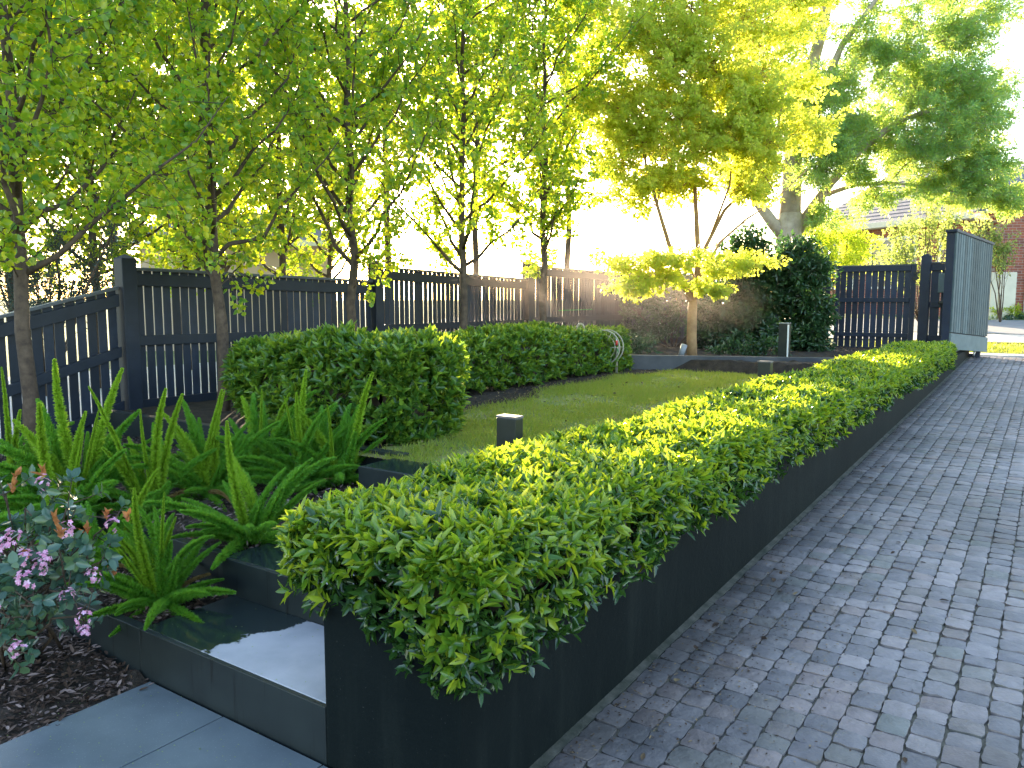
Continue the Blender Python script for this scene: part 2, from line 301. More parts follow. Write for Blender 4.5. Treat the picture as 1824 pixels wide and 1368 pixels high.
def sprigs(P, X, k, L, Wd, tilt=(.5, 1.1), stem=.035, cup=.0, jit=.6):
    """k leaves round each shoot P with axis X"""
    n = len(P); X = unit(X); r = rdir(n); U = unit(np.cross(X, r)); V = np.cross(X, U)
    PP = []; AA = []; NN = []
    for i in range(k):
        ph = 2*math.pi*(i*.382)+rng.normal(0, jit, n); ti = rng.uniform(tilt[0], tilt[1], n)*(1.0-.25*(i/k))
        rad = U*np.cos(ph)[:, None]+V*np.sin(ph)[:, None]
        A = X*np.cos(ti)[:, None]+rad*np.sin(ti)[:, None]
        Nn = X*np.sin(ti)[:, None]-rad*np.cos(ti)[:, None]
        PP.append(P-X*(stem*(1-i/k))); AA.append(A+rng.normal(0, .22, (n, 3))); NN.append(Nn+rng.normal(0, .25, (n, 3)))
    P = np.concatenate(PP); A = np.concatenate(AA); Nn = np.concatenate(NN); m = len(P)
    return leaves_np(P, A, Nn, rng.uniform(L*.65, L*1.15, m), rng.uniform(Wd*.75, Wd*1.15, m))
def und(p, a=1.0, f=2.0):
    x, y, z = p[:, 0]*f, p[:, 1]*f, p[:, 2]*f
    return a*(np.sin(x*1.7+1)+np.sin(y*2.3+2.1)+np.sin(z*3.1+x*.9)+np.sin(x*3.9-y*2.7)*.6+np.sin(y*5.1+z*4.3+.7)*.5)/3.2
def box_surface(n, h, r, faces):
    """points on a rounded box with half sizes h; returns local points and outward normals"""
    ar = {'top': h[0]*h[1], 's-': h[1]*h[2], 's+': h[1]*h[2], 't-': h[0]*h[2], 't+': h[0]*h[2]}
    w = np.array([ar[f] for f in faces]); pick = rng.choice(len(faces), n, p=w/w.sum())
    u = rng.uniform(-1, 1, (n, 3)); p = u*np.array(h)
    for i, f in enumerate(faces):
        m = pick == i; ax = {'top': 2, 's': 0, 't': 1}['top' if f == 'top' else f[0]]; sg = -1 if f[-1] == '-' else 1
        p[m, ax] = sg*h[ax]
    hin = np.array(h)-r; q = np.clip(p, -hin, hin); q[:, 2] = np.clip(p[:, 2], -h[2]*5, hin[2]); d = p-q; nn = unit(d)
    return q+nn*r, nn
def st_pts(p, c):   # local (s,t,z) offsets to world
    s = p[:, 0]+c[0]; t = p[:, 1]+c[1]; out = np.empty_like(p)
    out[:, 0] = O0[0]+D[0]*s+N[0]*t; out[:, 1] = O0[1]+D[1]*s+N[1]*t; out[:, 2] = p[:, 2]+c[2]; return out
def st_dir(v):
    out = np.empty_like(v); out[:, 0] = D[0]*v[:, 0]+N[0]*v[:, 1]; out[:, 1] = D[1]*v[:, 0]+N[1]*v[:, 1]; out[:, 2] = v[:, 2]; return out
def cull(v, f, k):
    q = v.reshape(-1, k, 3); m = q[:, 0, 2] > -4; q = q[m]; n = len(q); b = (np.arange(n)*6)[:, None]
    return q.reshape(-1, 3), np.concatenate([b+np.array([0, 1, 2, 3]), b+np.array([0, 3, 4, 5])], axis=1).reshape(-1, 4)
def hedge_block(name, parent, c, h, r, n, k, L, Wd, mat, upw=.5, depth=.10, bump=.03, tilt=(.5, 1.15), faces=('top', 's-', 's+', 't-', 't+'), bf=2.0, fall=None):
    p, nn = box_surface(n, h, r, faces); wp = st_pts(p, c); wn = st_dir(nn)
    wp = wp+wn*(und(wp, bump, bf)-rng.exponential(depth*.5, n).clip(0, depth*2.2))[:, None]
    ax = wn*rng.uniform(.5, 1.1, (n, 1))+np.array([0, 0, upw])+rng.normal(0, .38, (n, 3))
    if fall is not None: wp, ax = fall(wp, ax, p)
    v, f = cull(*sprigs(wp, ax, k, L, Wd, tilt), 6)
    return mesh_np(name, v, f, mat, parent)
def core_block(name, parent, c, h, mat, seg=(24, 6, 5), amp=.03):
    """dense twiggy middle of a hedge"""
    vs = []; fs = []
    ns, nt_, nz = seg; idx = {}
    def key(i, j, k):
        if (i, j, k) not in idx:
            idx[(i, j, k)] = len(vs); vs.append([-h[0]+2*h[0]*i/ns, -h[1]+2*h[1]*j/nt_, -h[2]+2*h[2]*k/nz])
        return idx[(i, j, k)]
    for i in range(ns):
        for j in range(nt_): fs.append((key(i, j, nz), key(i+1, j, nz), key(i+1, j+1, nz), key(i, j+1, nz)))
        for k in range(nz):
            fs.append((key(i, 0, k), key(i+1, 0, k), key(i+1, 0, k+1), key(i, 0, k+1))); fs.append((key(i+1, nt_, k), key(i, nt_, k), key(i, nt_, k+1), key(i+1, nt_, k+1)))
    for j in range(nt_):
        for k in range(nz):
            fs.append((key(0, j+1, k), key(0, j, k), key(0, j, k+1), key(0, j+1, k+1))); fs.append((key(ns, j, k), key(ns, j+1, k), key(ns, j+1, k+1), key(ns, j, k+1)))
    p = st_pts(np.array(vs, float), c); p += rng.normal(0, amp, p.shape)
    return mesh_np(name, p, fs, mat, parent)

# tree kit -----------------------------------------------------------
def curve(a, b, bow=(0, 0, 0), n=6, wob=.03):
    a = np.array(a, float); b = np.array(b, float); L = np.linalg.norm(b-a)
    pts = []
    for i in range(n+1):
        u = i/n; p = a*(1-u)+b*u+np.array(bow)*4*u*(1-u)
        if 0 < i < n: p = p+rng.normal(0, wob*L/ n, 3)
        pts.append(p)
    return pts
def twig_leaves(pts, n, spread, L, Wd, up=.2, start=.15):
    """n leaves along a twig; returns positions, axes, normals"""
    pts = np.array(pts); m = len(pts)-1
    u = (start+(1-start)*rng.random(n)**.8)*m; i = np.clip(u.astype(int), 0, m-1); fr = (u-i)[:, None]
    p = pts[i]*(1-fr)+pts[i+1]*fr; tg = unit(pts[i+1]-pts[i])
    out = rdir(n); p = p+out*rng.uniform(.2, 1, (n, 1))*spread
    ax = unit(out+tg*.5+np.array([0, 0, -.25])); nn = rdir(n)+np.array([0, 0, up])
    return p, ax, nn
class Tree:
    def __init__(s): s.wood = MB(); s.P = []; s.A = []; s.Nn = []
    def limb(s, pts, r0, r1, k=6):
        m = len(pts); s.wood.tube(pts, [r0+(r1-r0)*(i/(m-1)) for i in range(m)], k); return pts
    def add(s, P, A, Nn): s.P.append(P); s.A.append(A); s.Nn.append(Nn)
    def clump(s, origin, c, r, nt_, nl, L=None, limb_r=.03, spread=.05, bow=.2, flat=1.0, tr=.005):
        c = np.array(c, float); origin = np.array(origin, float)
        lp = s.limb(curve(origin, c, (0, 0, bow), 7, .06), limb_r, limb_r*.3, 5)
        r = np.array(r if hasattr(r, '__len__') else (r, r, r*flat), float)
        for i in range(nt_):
            a = lp[min(len(lp)-1, 3+int(rng.random()*5))]
            q = c+rdir(1)[0]*r*rng.uniform(.45, 1.05)
            tp = s.limb(curve(a, q, (0, 0, rng.normal(0, .08)), 3, .15), tr, tr*.4, 3)
            s.add(*twig_leaves(tp, nl, spread, 1, 1, start=.25))
    def finish(s, root, bark, leafm, L, Wd, wood_name='trunk', droop=.15, tip=.34):
        s.wood.build(wood_name, bark, root, smooth=True)
        P = np.concatenate(s.P); A = np.concatenate(s.A); Nn = np.concatenate(s.Nn); n = len(P)
        v, f = leaves_np(P, A, Nn, rng.uniform(L*.6, L*1.2, n), rng.uniform(Wd*.6, Wd*1.2, n), droop=droop, tip=tip)
        return mesh_np('crown', v, f, leafm, root)

# ================================================================== SETTING
# terrain: one sheet reaching the horizon
def ground_h(s, t, x, y):
    z = drive_z(min(max(s, -6), 17.3))-.10
    if s > 17.3: z = .35+ (s-17.3)*.062 if s < 29 else 1.075
    if -3 < s < 16.9 and 0 < t < 6.2: z = min(z, -.12)
    if t >= 6.2 and s <= 17.3: z = .30 if s > 0 else .30*max(0, 1+s/4)-.15*(1-max(0, 1+s/4))
    return z
sv = sorted(set([-900, -300, -100, -40, -15, -6, -4, -3.01, -2, -1, 0, 2, 4, 6, 8, 10, 12, 14, 16, 16.88, 17.31, 18.5, 20, 22, 24, 26, 29.1, 34, 45, 70, 120, 300, 900, 2000]))
tv = sorted(set([-2000, -700, -200, -80, -40, -20, -10, -6, -3, -1.5, -.03, .03, 1, 2, 3, 4, 5, 6.15, 6.25, 8, 12, 20, 40, 80, 200, 700, 2000]))
gv = []; gf = []
for s_ in sv:
    for t_ in tv:
        p = W(s_, t_); gv.append((p[0], p[1], ground_h(s_, t_, p[0], p[1])))
nt2 = len(tv)
for i in range(len(sv)-1):
    for j in range(nt2-1): gf.append((i*nt2+j, i*nt2+j+1, (i+1)*nt2+j+1, (i+1)*nt2+j)[::-1])
tag(mesh_np('ground', gv, gf, M['verge']), kind='structure')
# driveway: mortar bed and individual basalt setts in one structure sheet
mb = MB(); mb.hexa([W(-3.2, -4.2, drive_z(-3.2)-.09), W(17.3, -4.2, drive_z(17.3)-.09), W(17.3, -.002, drive_z(17.3)-.09), W(-3.2, -.002, drive_z(-3.2)-.09),
                    W(-3.2, -4.2, drive_z(-3.2)-.012), W(17.3, -4.2, drive_z(17.3)-.012), W(17.3, -.002, drive_z(17.3)-.012), W(-3.2, -.002, drive_z(-3.2)-.012)])
tag(mb.build('driveway_bed', M['joint']), kind='structure')
def setts():
    V = []; Fq = []
    G = 5
    t = -.036
    base = np.array([(a, b) for a in range(G) for b in range(G)], float)/(G-1)*2-1
    quads = [(i*G+j, (i+1)*G+j, (i+1)*G+j+1, i*G+j+1) for i in range(G-1) for j in range(G-1)]
    ring = [i*G for i in range(G)]+[(G-1)*G+j for j in range(1, G)]+[i*G+G-1 for i in range(G-2, -1, -1)]+[j for j in range(G-2, 0, -1)]
    n = 0
    while t > -4.1:
        wcol = rng.uniform(.106, .120); s = -3.1+rng.uniform(0, .1)
        while s < 17.15:
            ls = rng.uniform(.098, .134)
            hs = ls/2-rng.uniform(.001, .005); ht = wcol/2-rng.uniform(.001, .005)
            g = base.copy(); edge = np.maximum(abs(g[:, 0]), abs(g[:, 1]))
            # wobbly outline
            x = g[:, 0]*hs; y = g[:, 1]*ht
            k = 1+ rng.normal(0, .035, len(g))*(edge > .9); x = x*k; y = y*(1+rng.normal(0, .035, len(g))*(edge > .9))
            cor = (abs(g[:, 0]) > .9) & (abs(g[:, 1]) > .9); x[cor] *= .93; y[cor] *= .93
            dome = rng.uniform(.0005, .0035); tx, ty = rng.normal(0, .028, 2)
            z = dome*(1-(g[:, 0]**2+g[:, 1]**2)*.5)-.0025*(edge > .9)+rng.normal(0, .0011, len(g))+tx*x+ty*y+rng.normal(0, .0015)
            rz = rng.normal(0, .02); x, y = x*math.cos(rz)-y*math.sin(rz), x*math.sin(rz)+y*math.cos(rz)
            S = s+ls/2+x; T = t-wcol/2+y
            P = np.stack([O0[0]+D[0]*S+N[0]*T, O0[1]+D[1]*S+N[1]*T, drive_z(S)+z], 1)
            up_ = P[ring].copy(); low = P[ring].copy(); low[:, 2] -= .028
            V.append(P); V.append(up_); V.append(low)
            Fq += [tuple(q+n for q in qd) for qd in quads]
            m = len(ring)
            for q in range(m): Fq.append((n+G*G+q, n+G*G+m+q, n+G*G+m+(q+1) % m, n+G*G+(q+1) % m))
            n += G*G+2*m; s += ls
        t -= wcol
    return np.concatenate(V), Fq
v, f = setts(); tag(mesh_np('driveway', v, f, M['sett'], smooth=True), kind='structure')
# pale mortar strip against the planter, and concrete strip where the setts end
mb = MB(); z0 = drive_z(-2); z1 = drive_z(17.3)
mb.hexa([W(-3, -.035, drive_z(-3)-.04), W(17.2, -.035, z1-.04), W(17.2, 0, z1-.04), W(-3, 0, drive_z(-3)-.04), W(-3, -.035, drive_z(-3)-.003), W(17.2, -.035, z1-.003), W(17.2, -.001, z1+.004), W(-3, -.001, drive_z(-3)+.004)])
tag(mb.build('driveway_edge', surf('edge_mortar', (.02, .025, .016), (.10, .09, .075), 12, .9, .5, 60, dist=.01)), kind='structure')
mb = MB().stbox(17.30, 18.1, -9, .1, .25, .462); tag(mb.build('concrete_strip', M['concrete']), kind='structure')
# footpath and road beyond the gate
def ribbon(name, s0, s1, t0, t1, dz, mat):
    vs = []; ns = 10
    for i in range(ns+1):
        s_ = s0+(s1-s0)*i/ns; z = .35+(s_-17.3)*.062 if s_ < 29 else 1.075
        vs += [W(s_, t0, z+dz), W(s_, t1, z+dz)]
    fs = [(2*i, 2*i+2, 2*i+3, 2*i+1) for i in range(ns)]
    tag(mesh_np(name, vs, fs, mat), kind='structure')
ribbon('footpath', 20.6, 22.6, -30, 12, .03, M['concrete'])
ribbon('road', 22.9, 27.2, -30, 20, .015, surf('road_asphalt', (.20, .20, .22), (.27, .27, .29), 3, .85, .3, 80, dist=.005))
# verge grass between strip and footpath
def blades(name, P, h, w, mat, lean=.5):
    n = len(P); a = rng.normal(0, lean, (n, 3)); a[:, 2] = 1; a = unit(a); sd_ = unit(np.cross(a, rdir(n)))
    H = rng.uniform(h*.5, h*1.3, (n, 1))*(1+.45*und(P, 1, 5.0))[:, None].clip(.4, 1.8); v = np.stack([P-sd_*w/2, P+sd_*w/2, P+a*H], 1).reshape(-1, 3)
    return mesh_np(name, v, np.arange(3*n).reshape(-1, 3), mat)
n = 16000; s_ = rng.uniform(18.1, 20.6, n); t_ = rng.uniform(-7, 2.5, n)
P = np.stack([O0[0]+D[0]*s_+N[0]*t_, O0[1]+D[1]*s_+N[1]*t_, .35+(s_-17.3)*.062], 1)
tag(blades('verge_grass', P, .09, .012, M['grass']), 'pale sunlit strip of verge grass beyond the end of the cobbles', 'grass', kind='stuff')

vs = [W(1.5, 6.6, .315), W(17, 6.6, .315), W(17, 13, .315), W(1.5, 13, .315)]; tag(MB().add(vs, [(3, 2, 1, 0)]).build('added_pale_sheet', M['concrete']), kind='structure')  # added pale ground that brightens the gaps between the palings
# patio slabs (structure) with open joints
mb = MB()
sj = [-3.0, -1.55, -.95, -.35, -.0]; 
for (s0, s1) in ((-3.2, -1.62), (-1.615, -.815), (-.81, -.012)):
    for (t0, t1) in ((.60, 1.155), (1.16, 1.655), (1.66, 2.2), (2.205, 3.2)):
        if s0 > -.9 and t0 > 1.65: continue
        if s0 > -1.7 and t0 > 1.65: t1 = min(t1, 2.6)
        mb.stbox(s0, s1, t0+.002, t1, -.05, rng.uniform(-.0012, .0012))
mb.stbox(-3.2, -.012, -.0, .595, -.05, -.001)
tag(mb.build('patio', M['slab'], bevel=.002), kind='structure')
tag(MB().stbox(-3.2, -.001, -.0, 3.2, -.10, -.012).build('patio_bed', M['soil']), kind='structure')
def sheet(name, polyST, z, mat, sub=None):
    vs = [W(a, b, z) for a, b in polyST]; o = MB().add(vs, [tuple(range(len(vs)))]).build(name, mat); tag(o, kind='structure'); return o
# garden soils and lawn
def soil_grid(name, s0, s1, t0, t1, z, mat, amp=.015, st=.12, zf=None):
    ss = np.arange(s0, s1+1e-6, (s1-s0)/max(2, int((s1-s0)/st))); ts = np.arange(t0, t1+1e-6, (t1-t0)/max(2, int((t1-t0)/st)))
    S, T = np.meshgrid(ss, ts, indexing='ij'); Z = z+rng.normal(0, amp, S.shape) if zf is None else zf(S, T)+rng.normal(0, amp, S.shape)
    P = np.stack([O0[0]+D[0]*S+N[0]*T, O0[1]+D[1]*S+N[1]*T, Z], -1).reshape(-1, 3); b = len(ts)
    fs = [(i*b+j, (i+1)*b+j, (i+1)*b+j+1, i*b+j+1) for i in range(len(ss)-1) for j in range(len(ts)-1)]
    tag(mesh_np(name, P, fs, mat, smooth=True), kind='structure')
soil_grid('garden_bed_ground', -3.0, -.01, 1.62, 6.0, .0, M['soil'], zf=lambda S, T: -.03+.05*np.clip((T-1.66)/.4, 0, 1)+.0*S)
soil_grid('lower_bed_soil', .06, .50, 1.76, 6.0, .185, M['soil'])
soil_grid('upper_bed_soil', .56, 2.10, 1.84, 6.0, .35, M['soil'])
soil_grid('hedge_bed_soil', 2.20, 9.6, .62, 6.0, .53, M['soil'], amp=.006)
soil_grid('back_bed_soil', 9.3, 16.9, .6, 6.0, .6, M['soil'], zf=lambda S, T: np.where(S < 9.6, .5, .70-.02*(S-9.6)))
# lawn: outline with a wavering edge along the hedge bed
def lawn_edge(s): return 3.30+.22*np.sin(s*1.1+.5)+.10*np.sin(s*3.3)+.25*np.clip((s-6), 0, 3)/3-.9*np.clip((3.4-s), 0, 1)
ss = np.linspace(2.0, 9.25, 50); vs = []; fs = []
for i, s_ in enumerate(ss):
    te = lawn_edge(s_)
    for j in range(9): vs.append(W(s_, .62+(te-.62)*j/8, .545+rng.normal(0, .004)))
for i in range(len(ss)-1):
    for j in range(8): fs.append((i*9+j, (i+1)*9+j, (i+1)*9+j+1, i*9+j+1))
tag(mesh_np('lawn', vs, fs, M['lawn'], smooth=True), kind='structure')
n = 120000; s_ = 2.0+7.2*rng.random(n)**1.1; t_ = rng.uniform(.75, 4.0, n); e = lawn_edge(s_)
pr = np.clip((e-t_)/.35+.25, 0, 1); pch = und(np.stack([s_, t_, s_*0], 1), 1, 2.4); keep = (rng.random(n) < pr*np.clip(.65+pch*.9, .12, 1)) & (t_ < e+.1)
s_ = s_[keep]; t_ = t_[keep]
P = np.stack([O0[0]+D[0]*s_+N[0]*t_, O0[1]+D[1]*s_+N[1]*t_, np.full(len(s_), .545)], 1)
tag(blades('lawn_grass', P, .055, .008, M['grass'], .7), 'short patchy green lawn between the two hedges', 'grass', kind='stuff')

# ================================================================== PLANTER, STEPS, WALLS
pl = empty('raised_planter', W(6, .3, 0)); pl.rotation_euler = (0, 0, 0)
tag(pl, 'long charcoal rendered planter wall running up beside the cobbled driveway', 'planter')
ou = [(0, 0), (17, 0), (17, .59), (0, .59)]; inn = [(.12, .12), (16.88, .12), (16.88, .47), (.12, .47)]
vs = [W(a, b, z) for z in (-.6, .60) for ring_ in (ou, inn) for a, b in ring_]
fs = []
for i in range(4):
    j = (i+1) % 4; fs += [(i, j, 8+j, 8+i), (4+j, 4+i, 12+i, 12+j), (8+i, 8+j, 12+j, 12+i), (j, i, 4+i, 4+j)]
MB().add(vs, fs).build('wall', M['render'], pl, bevel=.006)
mb = MB(); mb.stbox(.121, 16.99, .121, .471, .3, .56); mb.build('soil', M['soil'], pl)
mb = MB(); mb.stbox(12.9, 16.9, .125, .465, .56, .59); mb.build('coping', surf('pale_render_top', (.16, .19, .20), (.23, .25, .26), 3, .8, .2), pl)

hd = empty('trailing_hedge', W(6, .3, .6)); tag(hd, 'low clipped bed of glossy pointed leaves spilling over the long planter', 'hedge')
core_block('twigs', hd, (6.53, .31, .69), (6.33, .27, .10), M['twig'], (90, 6, 3), .012)
def fall(wp, ax, p):
    side = (p[:, 1] < -.40) | (p[:, 0] < -6.45); 
    w = wp.copy(); low = side & (p[:, 2] < .02)
    # the skirt hangs lower in places
    s_ = p[:, 0]
    k = (.5+.5*np.sin(s_*2.1+1)+.5*np.sin(s_*5.3))*.05+.11*np.exp(-((s_+6.35)/.28)**2)*(p[:, 1] < -.1)+.05*np.exp(-((s_+6.4)/1.2)**2)
    k = k*(p[:, 1] < .25)-.10*np.clip((p[:, 1]+.2)/.5, 0, 1)*(p[:, 0] < -6.4); w[low, 2] -= (k*rng.random(len(k)))[low]; ax = ax.copy(); ax[low, 2] -= .35
    return w, ax
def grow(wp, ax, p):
    # new growth thins out down the sides, where dark old leaves also paint shade
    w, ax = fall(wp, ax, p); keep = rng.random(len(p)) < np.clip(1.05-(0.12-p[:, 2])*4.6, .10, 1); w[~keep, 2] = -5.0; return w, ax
def near(fn): return lambda wp, ax, p: fn(wp, ax, p-np.array([5.03, 0, 0]))
hc = (6.45, .32, .725); hh = (6.54, .44, .18)
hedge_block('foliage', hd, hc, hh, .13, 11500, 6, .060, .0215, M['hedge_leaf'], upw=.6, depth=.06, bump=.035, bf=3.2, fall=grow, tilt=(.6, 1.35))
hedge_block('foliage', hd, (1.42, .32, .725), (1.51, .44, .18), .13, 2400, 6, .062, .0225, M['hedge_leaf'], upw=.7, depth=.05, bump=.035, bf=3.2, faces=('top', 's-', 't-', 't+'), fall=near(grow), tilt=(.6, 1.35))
hedge_block('old_shade_foliage', hd, hc, (6.53, .43, .18), .13, 7500, 6, .052, .022, M['hedge_old_shade'], upw=.2, depth=.13, bump=.03, bf=3.2, fall=fall, tilt=(.6, 1.4))
hedge_block('old_shade_foliage', hd, (1.42, .32, .725), (1.50, .43, .18), .13, 1500, 6, .052, .022, M['hedge_old_shade'], upw=.2, depth=.12, bump=.03, bf=3.2, faces=('s-', 't-', 't+'), fall=near(fall), tilt=(.6, 1.4))
st1 = empty('stone_steps', W(.5, 1.1, 0)); tag(st1, 'dark stone steps with wet treads climbing from the patio beside the planter', 'steps')
def local_tread(name, s0, s1, t0, t1, z0, z1):
    # object origin at the planter end so the wet edge sits by position on the stone
    me = MB().box(0, t1-t0, 0, s1-s0, 0, z1-z0).build(name, M['tread'], None, bevel=.003, world=False)
    me.parent = st1
    m = Matrix.Translation(Vector(W(s0, t0, z0))) @ Matrix.Rotation(ANG-math.pi/2, 4, 'Z') @ Matrix.Scale(-1, 4, (1, 0, 0))
    me.matrix_parent_inverse = Matrix.LocRotScale(st1.location, st1.rotation_euler, st1.scale).inverted(); me.matrix_basis = m
    return me
local_tread('tread', .0215, .468, .592, 1.74, .165, .205)
local_tread('tread', .4915, 1.70, .592, 1.82, .34, .375)
local_tread('tread', 1.7215, 2.02, .592, 2.15, .52, .56)
MB().stbox(.0, .021, .592, 1.74, -.05, .2035).build('riser', M['riser'], st1, bevel=.002)
MB().stbox(.47, .491, .592, 1.82, .18, .3735).build('riser', M['riser'], st1, bevel=.002)
MB().stbox(1.70, 1.721, .592, 2.15, .36, .5585).build('riser', M['tile_dark'], st1, bevel=.002)
be = empty('garden_bed_edging', W(.1, 3, 0)); tag(be, 'dark stone edging walls holding the mulched fern beds left of the steps', 'retaining wall')
MB().stbox(.0, .045, 1.742, 5.9, -.05, .205).build('lower_edge', M['riser'], be, bevel=.003)
MB().stbox(.50, .545, 1.822, 5.9, .1, .375).build('upper_edge', M['riser'], be, bevel=.003)
MB().stbox(2.10, 2.18, 2.152, 5.9, .3, .57).build('hedge_edge', M['tile_dark'], be, bevel=.003)
# back retaining wall across the lawn
bw = empty('back_retaining_wall', px(1300, 650, 12)); tag(bw, 'low charcoal retaining wall across the far end of the lawn', 'retaining wall')
pa = px(1085, 655, 12.3)[:2]; pb = px(1512, 660, 11.55)[:2]; pc = W(12.9, .6)[:2]
def wallseg(name, a, b, z0, z1, w, mat, par):
    a = np.array([*a, (z0+z1)/2]); b = np.array([*b, (z0+z1)/2]); return MB().beam(a, b, w, z1-z0).build(name, mat, par, bevel=.005)
M['wallrender'] = surf('worn_render', (.045, .045, .050), (.10, .095, .098), 2.2, .75, .3, 60, dist=.004)
wallseg('wall', pa, pb, .4, .75, .12, M['wallrender'], bw)
wallseg('return_wall', pb+np.array([.03, .0]), pc, .4, .74, .12, surf('skylit_return_render', (.20, .21, .22), (.27, .28, .29), 3, .8, .2), bw)  # paler grey paints the skylight on this face into its colour

# ================================================================== FENCES
fn = empty('boundary_fence', W(6, 6.08, .3)); tag(fn, 'black stained paling fence with rails stepping along the left boundary', 'fence')
def fence_run(parent, s0, s1, ztop0, ztop1, zb0, zb1, rails, t=6.08, axis='s', mat='paling', pitch=.10, gap=.018, cap=True, at=None):
    """palings on the far side of horizontal rails; axis 's' runs up the garden, 't' runs across it"""
    P = (lambda a, off, z: W(a, t+off, z)) if axis == 's' else (lambda a, off, z: W(t+off, a, z))
    L = s1-s0; n = max(1, int(round(L/pitch))); mb = MB()
    for i in range(n):
        a0 = s0+L*i/n+gap/2+rng.normal(0, .0012); a1 = s0+L*(i+1)/n-gap/2+rng.normal(0, .0012); u = (i+.5)/n
        zt = ztop0+(ztop1-ztop0)*u; zb = zb0+(zb1-zb0)*u; th = .011; o = rng.normal(0, .0015)
        sl_ = (ztop1-ztop0)/L*(a1-a0)/2
        mb.hexa([P(a0, o, zb), P(a1, o, zb), P(a1, o+th, zb), P(a0, o+th, zb), P(a0, o, zt-sl_), P(a1, o, zt+sl_), P(a1, o+th, zt+sl_), P(a0, o+th, zt-sl_)])
    mb.build('paling_panel', M[mat], parent)
    for (r0, r1, h) in rails:
        rb = MB(); rb.hexa([P(s0, -.045, r0-h/2), P(s1, -.045, r1-h/2), P(s1, -.003, r1-h/2), P(s0, -.003, r0-h/2), P(s0, -.045, r0+h/2), P(s1, -.045, r1+h/2), P(s1, -.003, r1+h/2), P(s0, -.003, r0+h/2)])
        rb.build('rail', M[mat], parent, bevel=.004)
    if cap:
        rb = MB(); rb.hexa([P(s0, -.05, ztop0+.001), P(s1, -.05, ztop1+.001), P(s1, .03, ztop1+.001), P(s0, .03, ztop0+.001), P(s0, -.05, ztop0+.03), P(s1, -.05, ztop1+.03), P(s1, .03, ztop1+.03), P(s0, .03, ztop0+.03)])
        rb.build('cap', M['cap'], parent, bevel=.003)
def post(parent, s, t, z0, z1, w=.12, mat='paling', top=True):
    mb = MB(); mb.stbox(s-w/2, s+w/2, t-w/2, t+w/2, z0, z1)
    if top: 
        a = [W(s-w/2, t-w/2, z1), W(s+w/2, t-w/2, z1), W(s+w/2, t+w/2, z1), W(s-w/2, t+w/2, z1), W(s, t, z1+w*.3)]
        mb.add(a, [(0, 1, 4), (1, 2, 4), (2, 3, 4), (3, 0, 4)])
    mb.build('post', M[mat], parent, bevel=.006)
fence_run(fn, -3.0, 2.38, 1.84-5.38*.275, 1.70, .45-5.38*.275-.1, .22, [(1.13-5.38*.285, 1.10, .10), (.62-5.38*.285, .57, .10), (1.74-5.38*.275, 1.60, .12), (.35-5.38*.285, .34, .14)])
fence_run(fn, 2.56, 5.82, 1.89, 1.83, .22, .25, [(1.20, 1.18, .10), (.56, .55, .10), (1.80, 1.74, .12), (.36, .36, .14)])
fence_run(fn, 5.98, 9.5, 2.02, 1.93, .40, .45, [(1.22, 1.22, .10), (.62, .62, .10), (1.93, 1.84, .12)])
fence_run(fn, 9.66, 13.3, 2.16, 2.13, .45, .45, [(1.25, 1.25, .10), (.65, .65, .10), (2.08, 2.05, .12)])
fence_run(fn, 13.46, 17.0, 2.16, 2.2, .45, .45, [(1.25, 1.25, .10), (.65, .65, .10), (2.08, 2.12, .12)])
for s_, z in ((2.47, 2.0), (5.9, 2.08), (9.58, 2.24), (13.38, 2.25)): post(fn, s_, 6.06, .1, z, .15)
bf = empty('back_fence', W(17, 4.4, .4)); tag(bf, 'dark paling fence across the back, mostly hidden by the climbing shrubs', 'fence')
fence_run(bf, 2.78, 6.0, 2.38, 2.38, .45, .45, [(1.6, 1.6, .10), (.8, .8, .10), (2.30, 2.30, .10)], t=17.0, axis='t', pitch=.112, gap=.014)
gt = empty('garden_gate', W(17, 1.8, .4)); tag(gt, 'navy timber pedestrian gate of vertical slats hinged to a square post', 'gate')
fence_run(gt, 1.16, 2.58, 2.33, 2.33, .50, .50, [(2.28, 2.28, .12), (1.60, 1.60, .09), (.84, .84, .09), (.52, .52, .10)], t=17.0, axis='t', mat='gate_navy', pitch=.13, gap=.013)
MB().stbox(16.95, 17.02, 1.06, 1.155, .42, 2.36).build('stile', M['gate_navy'], gt, bevel=.004)
MB().stbox(16.95, 17.02, 2.585, 2.67, .42, 2.36).build('stile', M['gate_navy'], gt, bevel=.004)
MB().stbox(16.90, 16.945, .98, 1.10, 2.16, 2.19).stbox(16.90, 16.945, 1.0, 1.12, 2.03, 2.09).stbox(16.905, 16.94, 1.03, 1.06, 2.08, 2.17).build('latch', M['blackmetal'], gt)
gf_ = empty('gate_side_fence', W(17, .5, .4)); tag(gf_, 'short navy fence panel and square post between the two gates', 'fence')
post(gf_, 16.98, .88, .2, 2.52, .19, 'gate_navy')
fence_run(gf_, .20, .785, 2.36, 2.36, .50, .50, [(2.28, 2.28, .13), (1.50, 1.50, .12), (.80, .80, .12)], t=17.0, axis='t', mat='gate_navy', pitch=.17, gap=.024)
MB().stbox(16.90, 17.0, -.18, .78, .30, .50).build('plinth', M['gate_navy'], gf_, bevel=.006)
MB().stbox(16.80, 16.90, .40, .62, 1.75, 2.15).build('letter_box', M['gate_board'], gf_, bevel=.01)
MB().stbox(16.78, 16.90, .38, .60, 1.52, 1.58).build('letter_shelf', M['blackmetal'], gf_, bevel=.01)
MB().stbox(16.86, 17.04, -.20, -.08, .25, .72).build('stop_post', M['gate_navy'], gf_, bevel=.006)
MB().tube([W(16.74, -.12, .76), W(16.72, -.12, .56), W(16.66, -.10, .47)], .02, 8).build('downpipe', M['steel'], gf_, smooth=True)
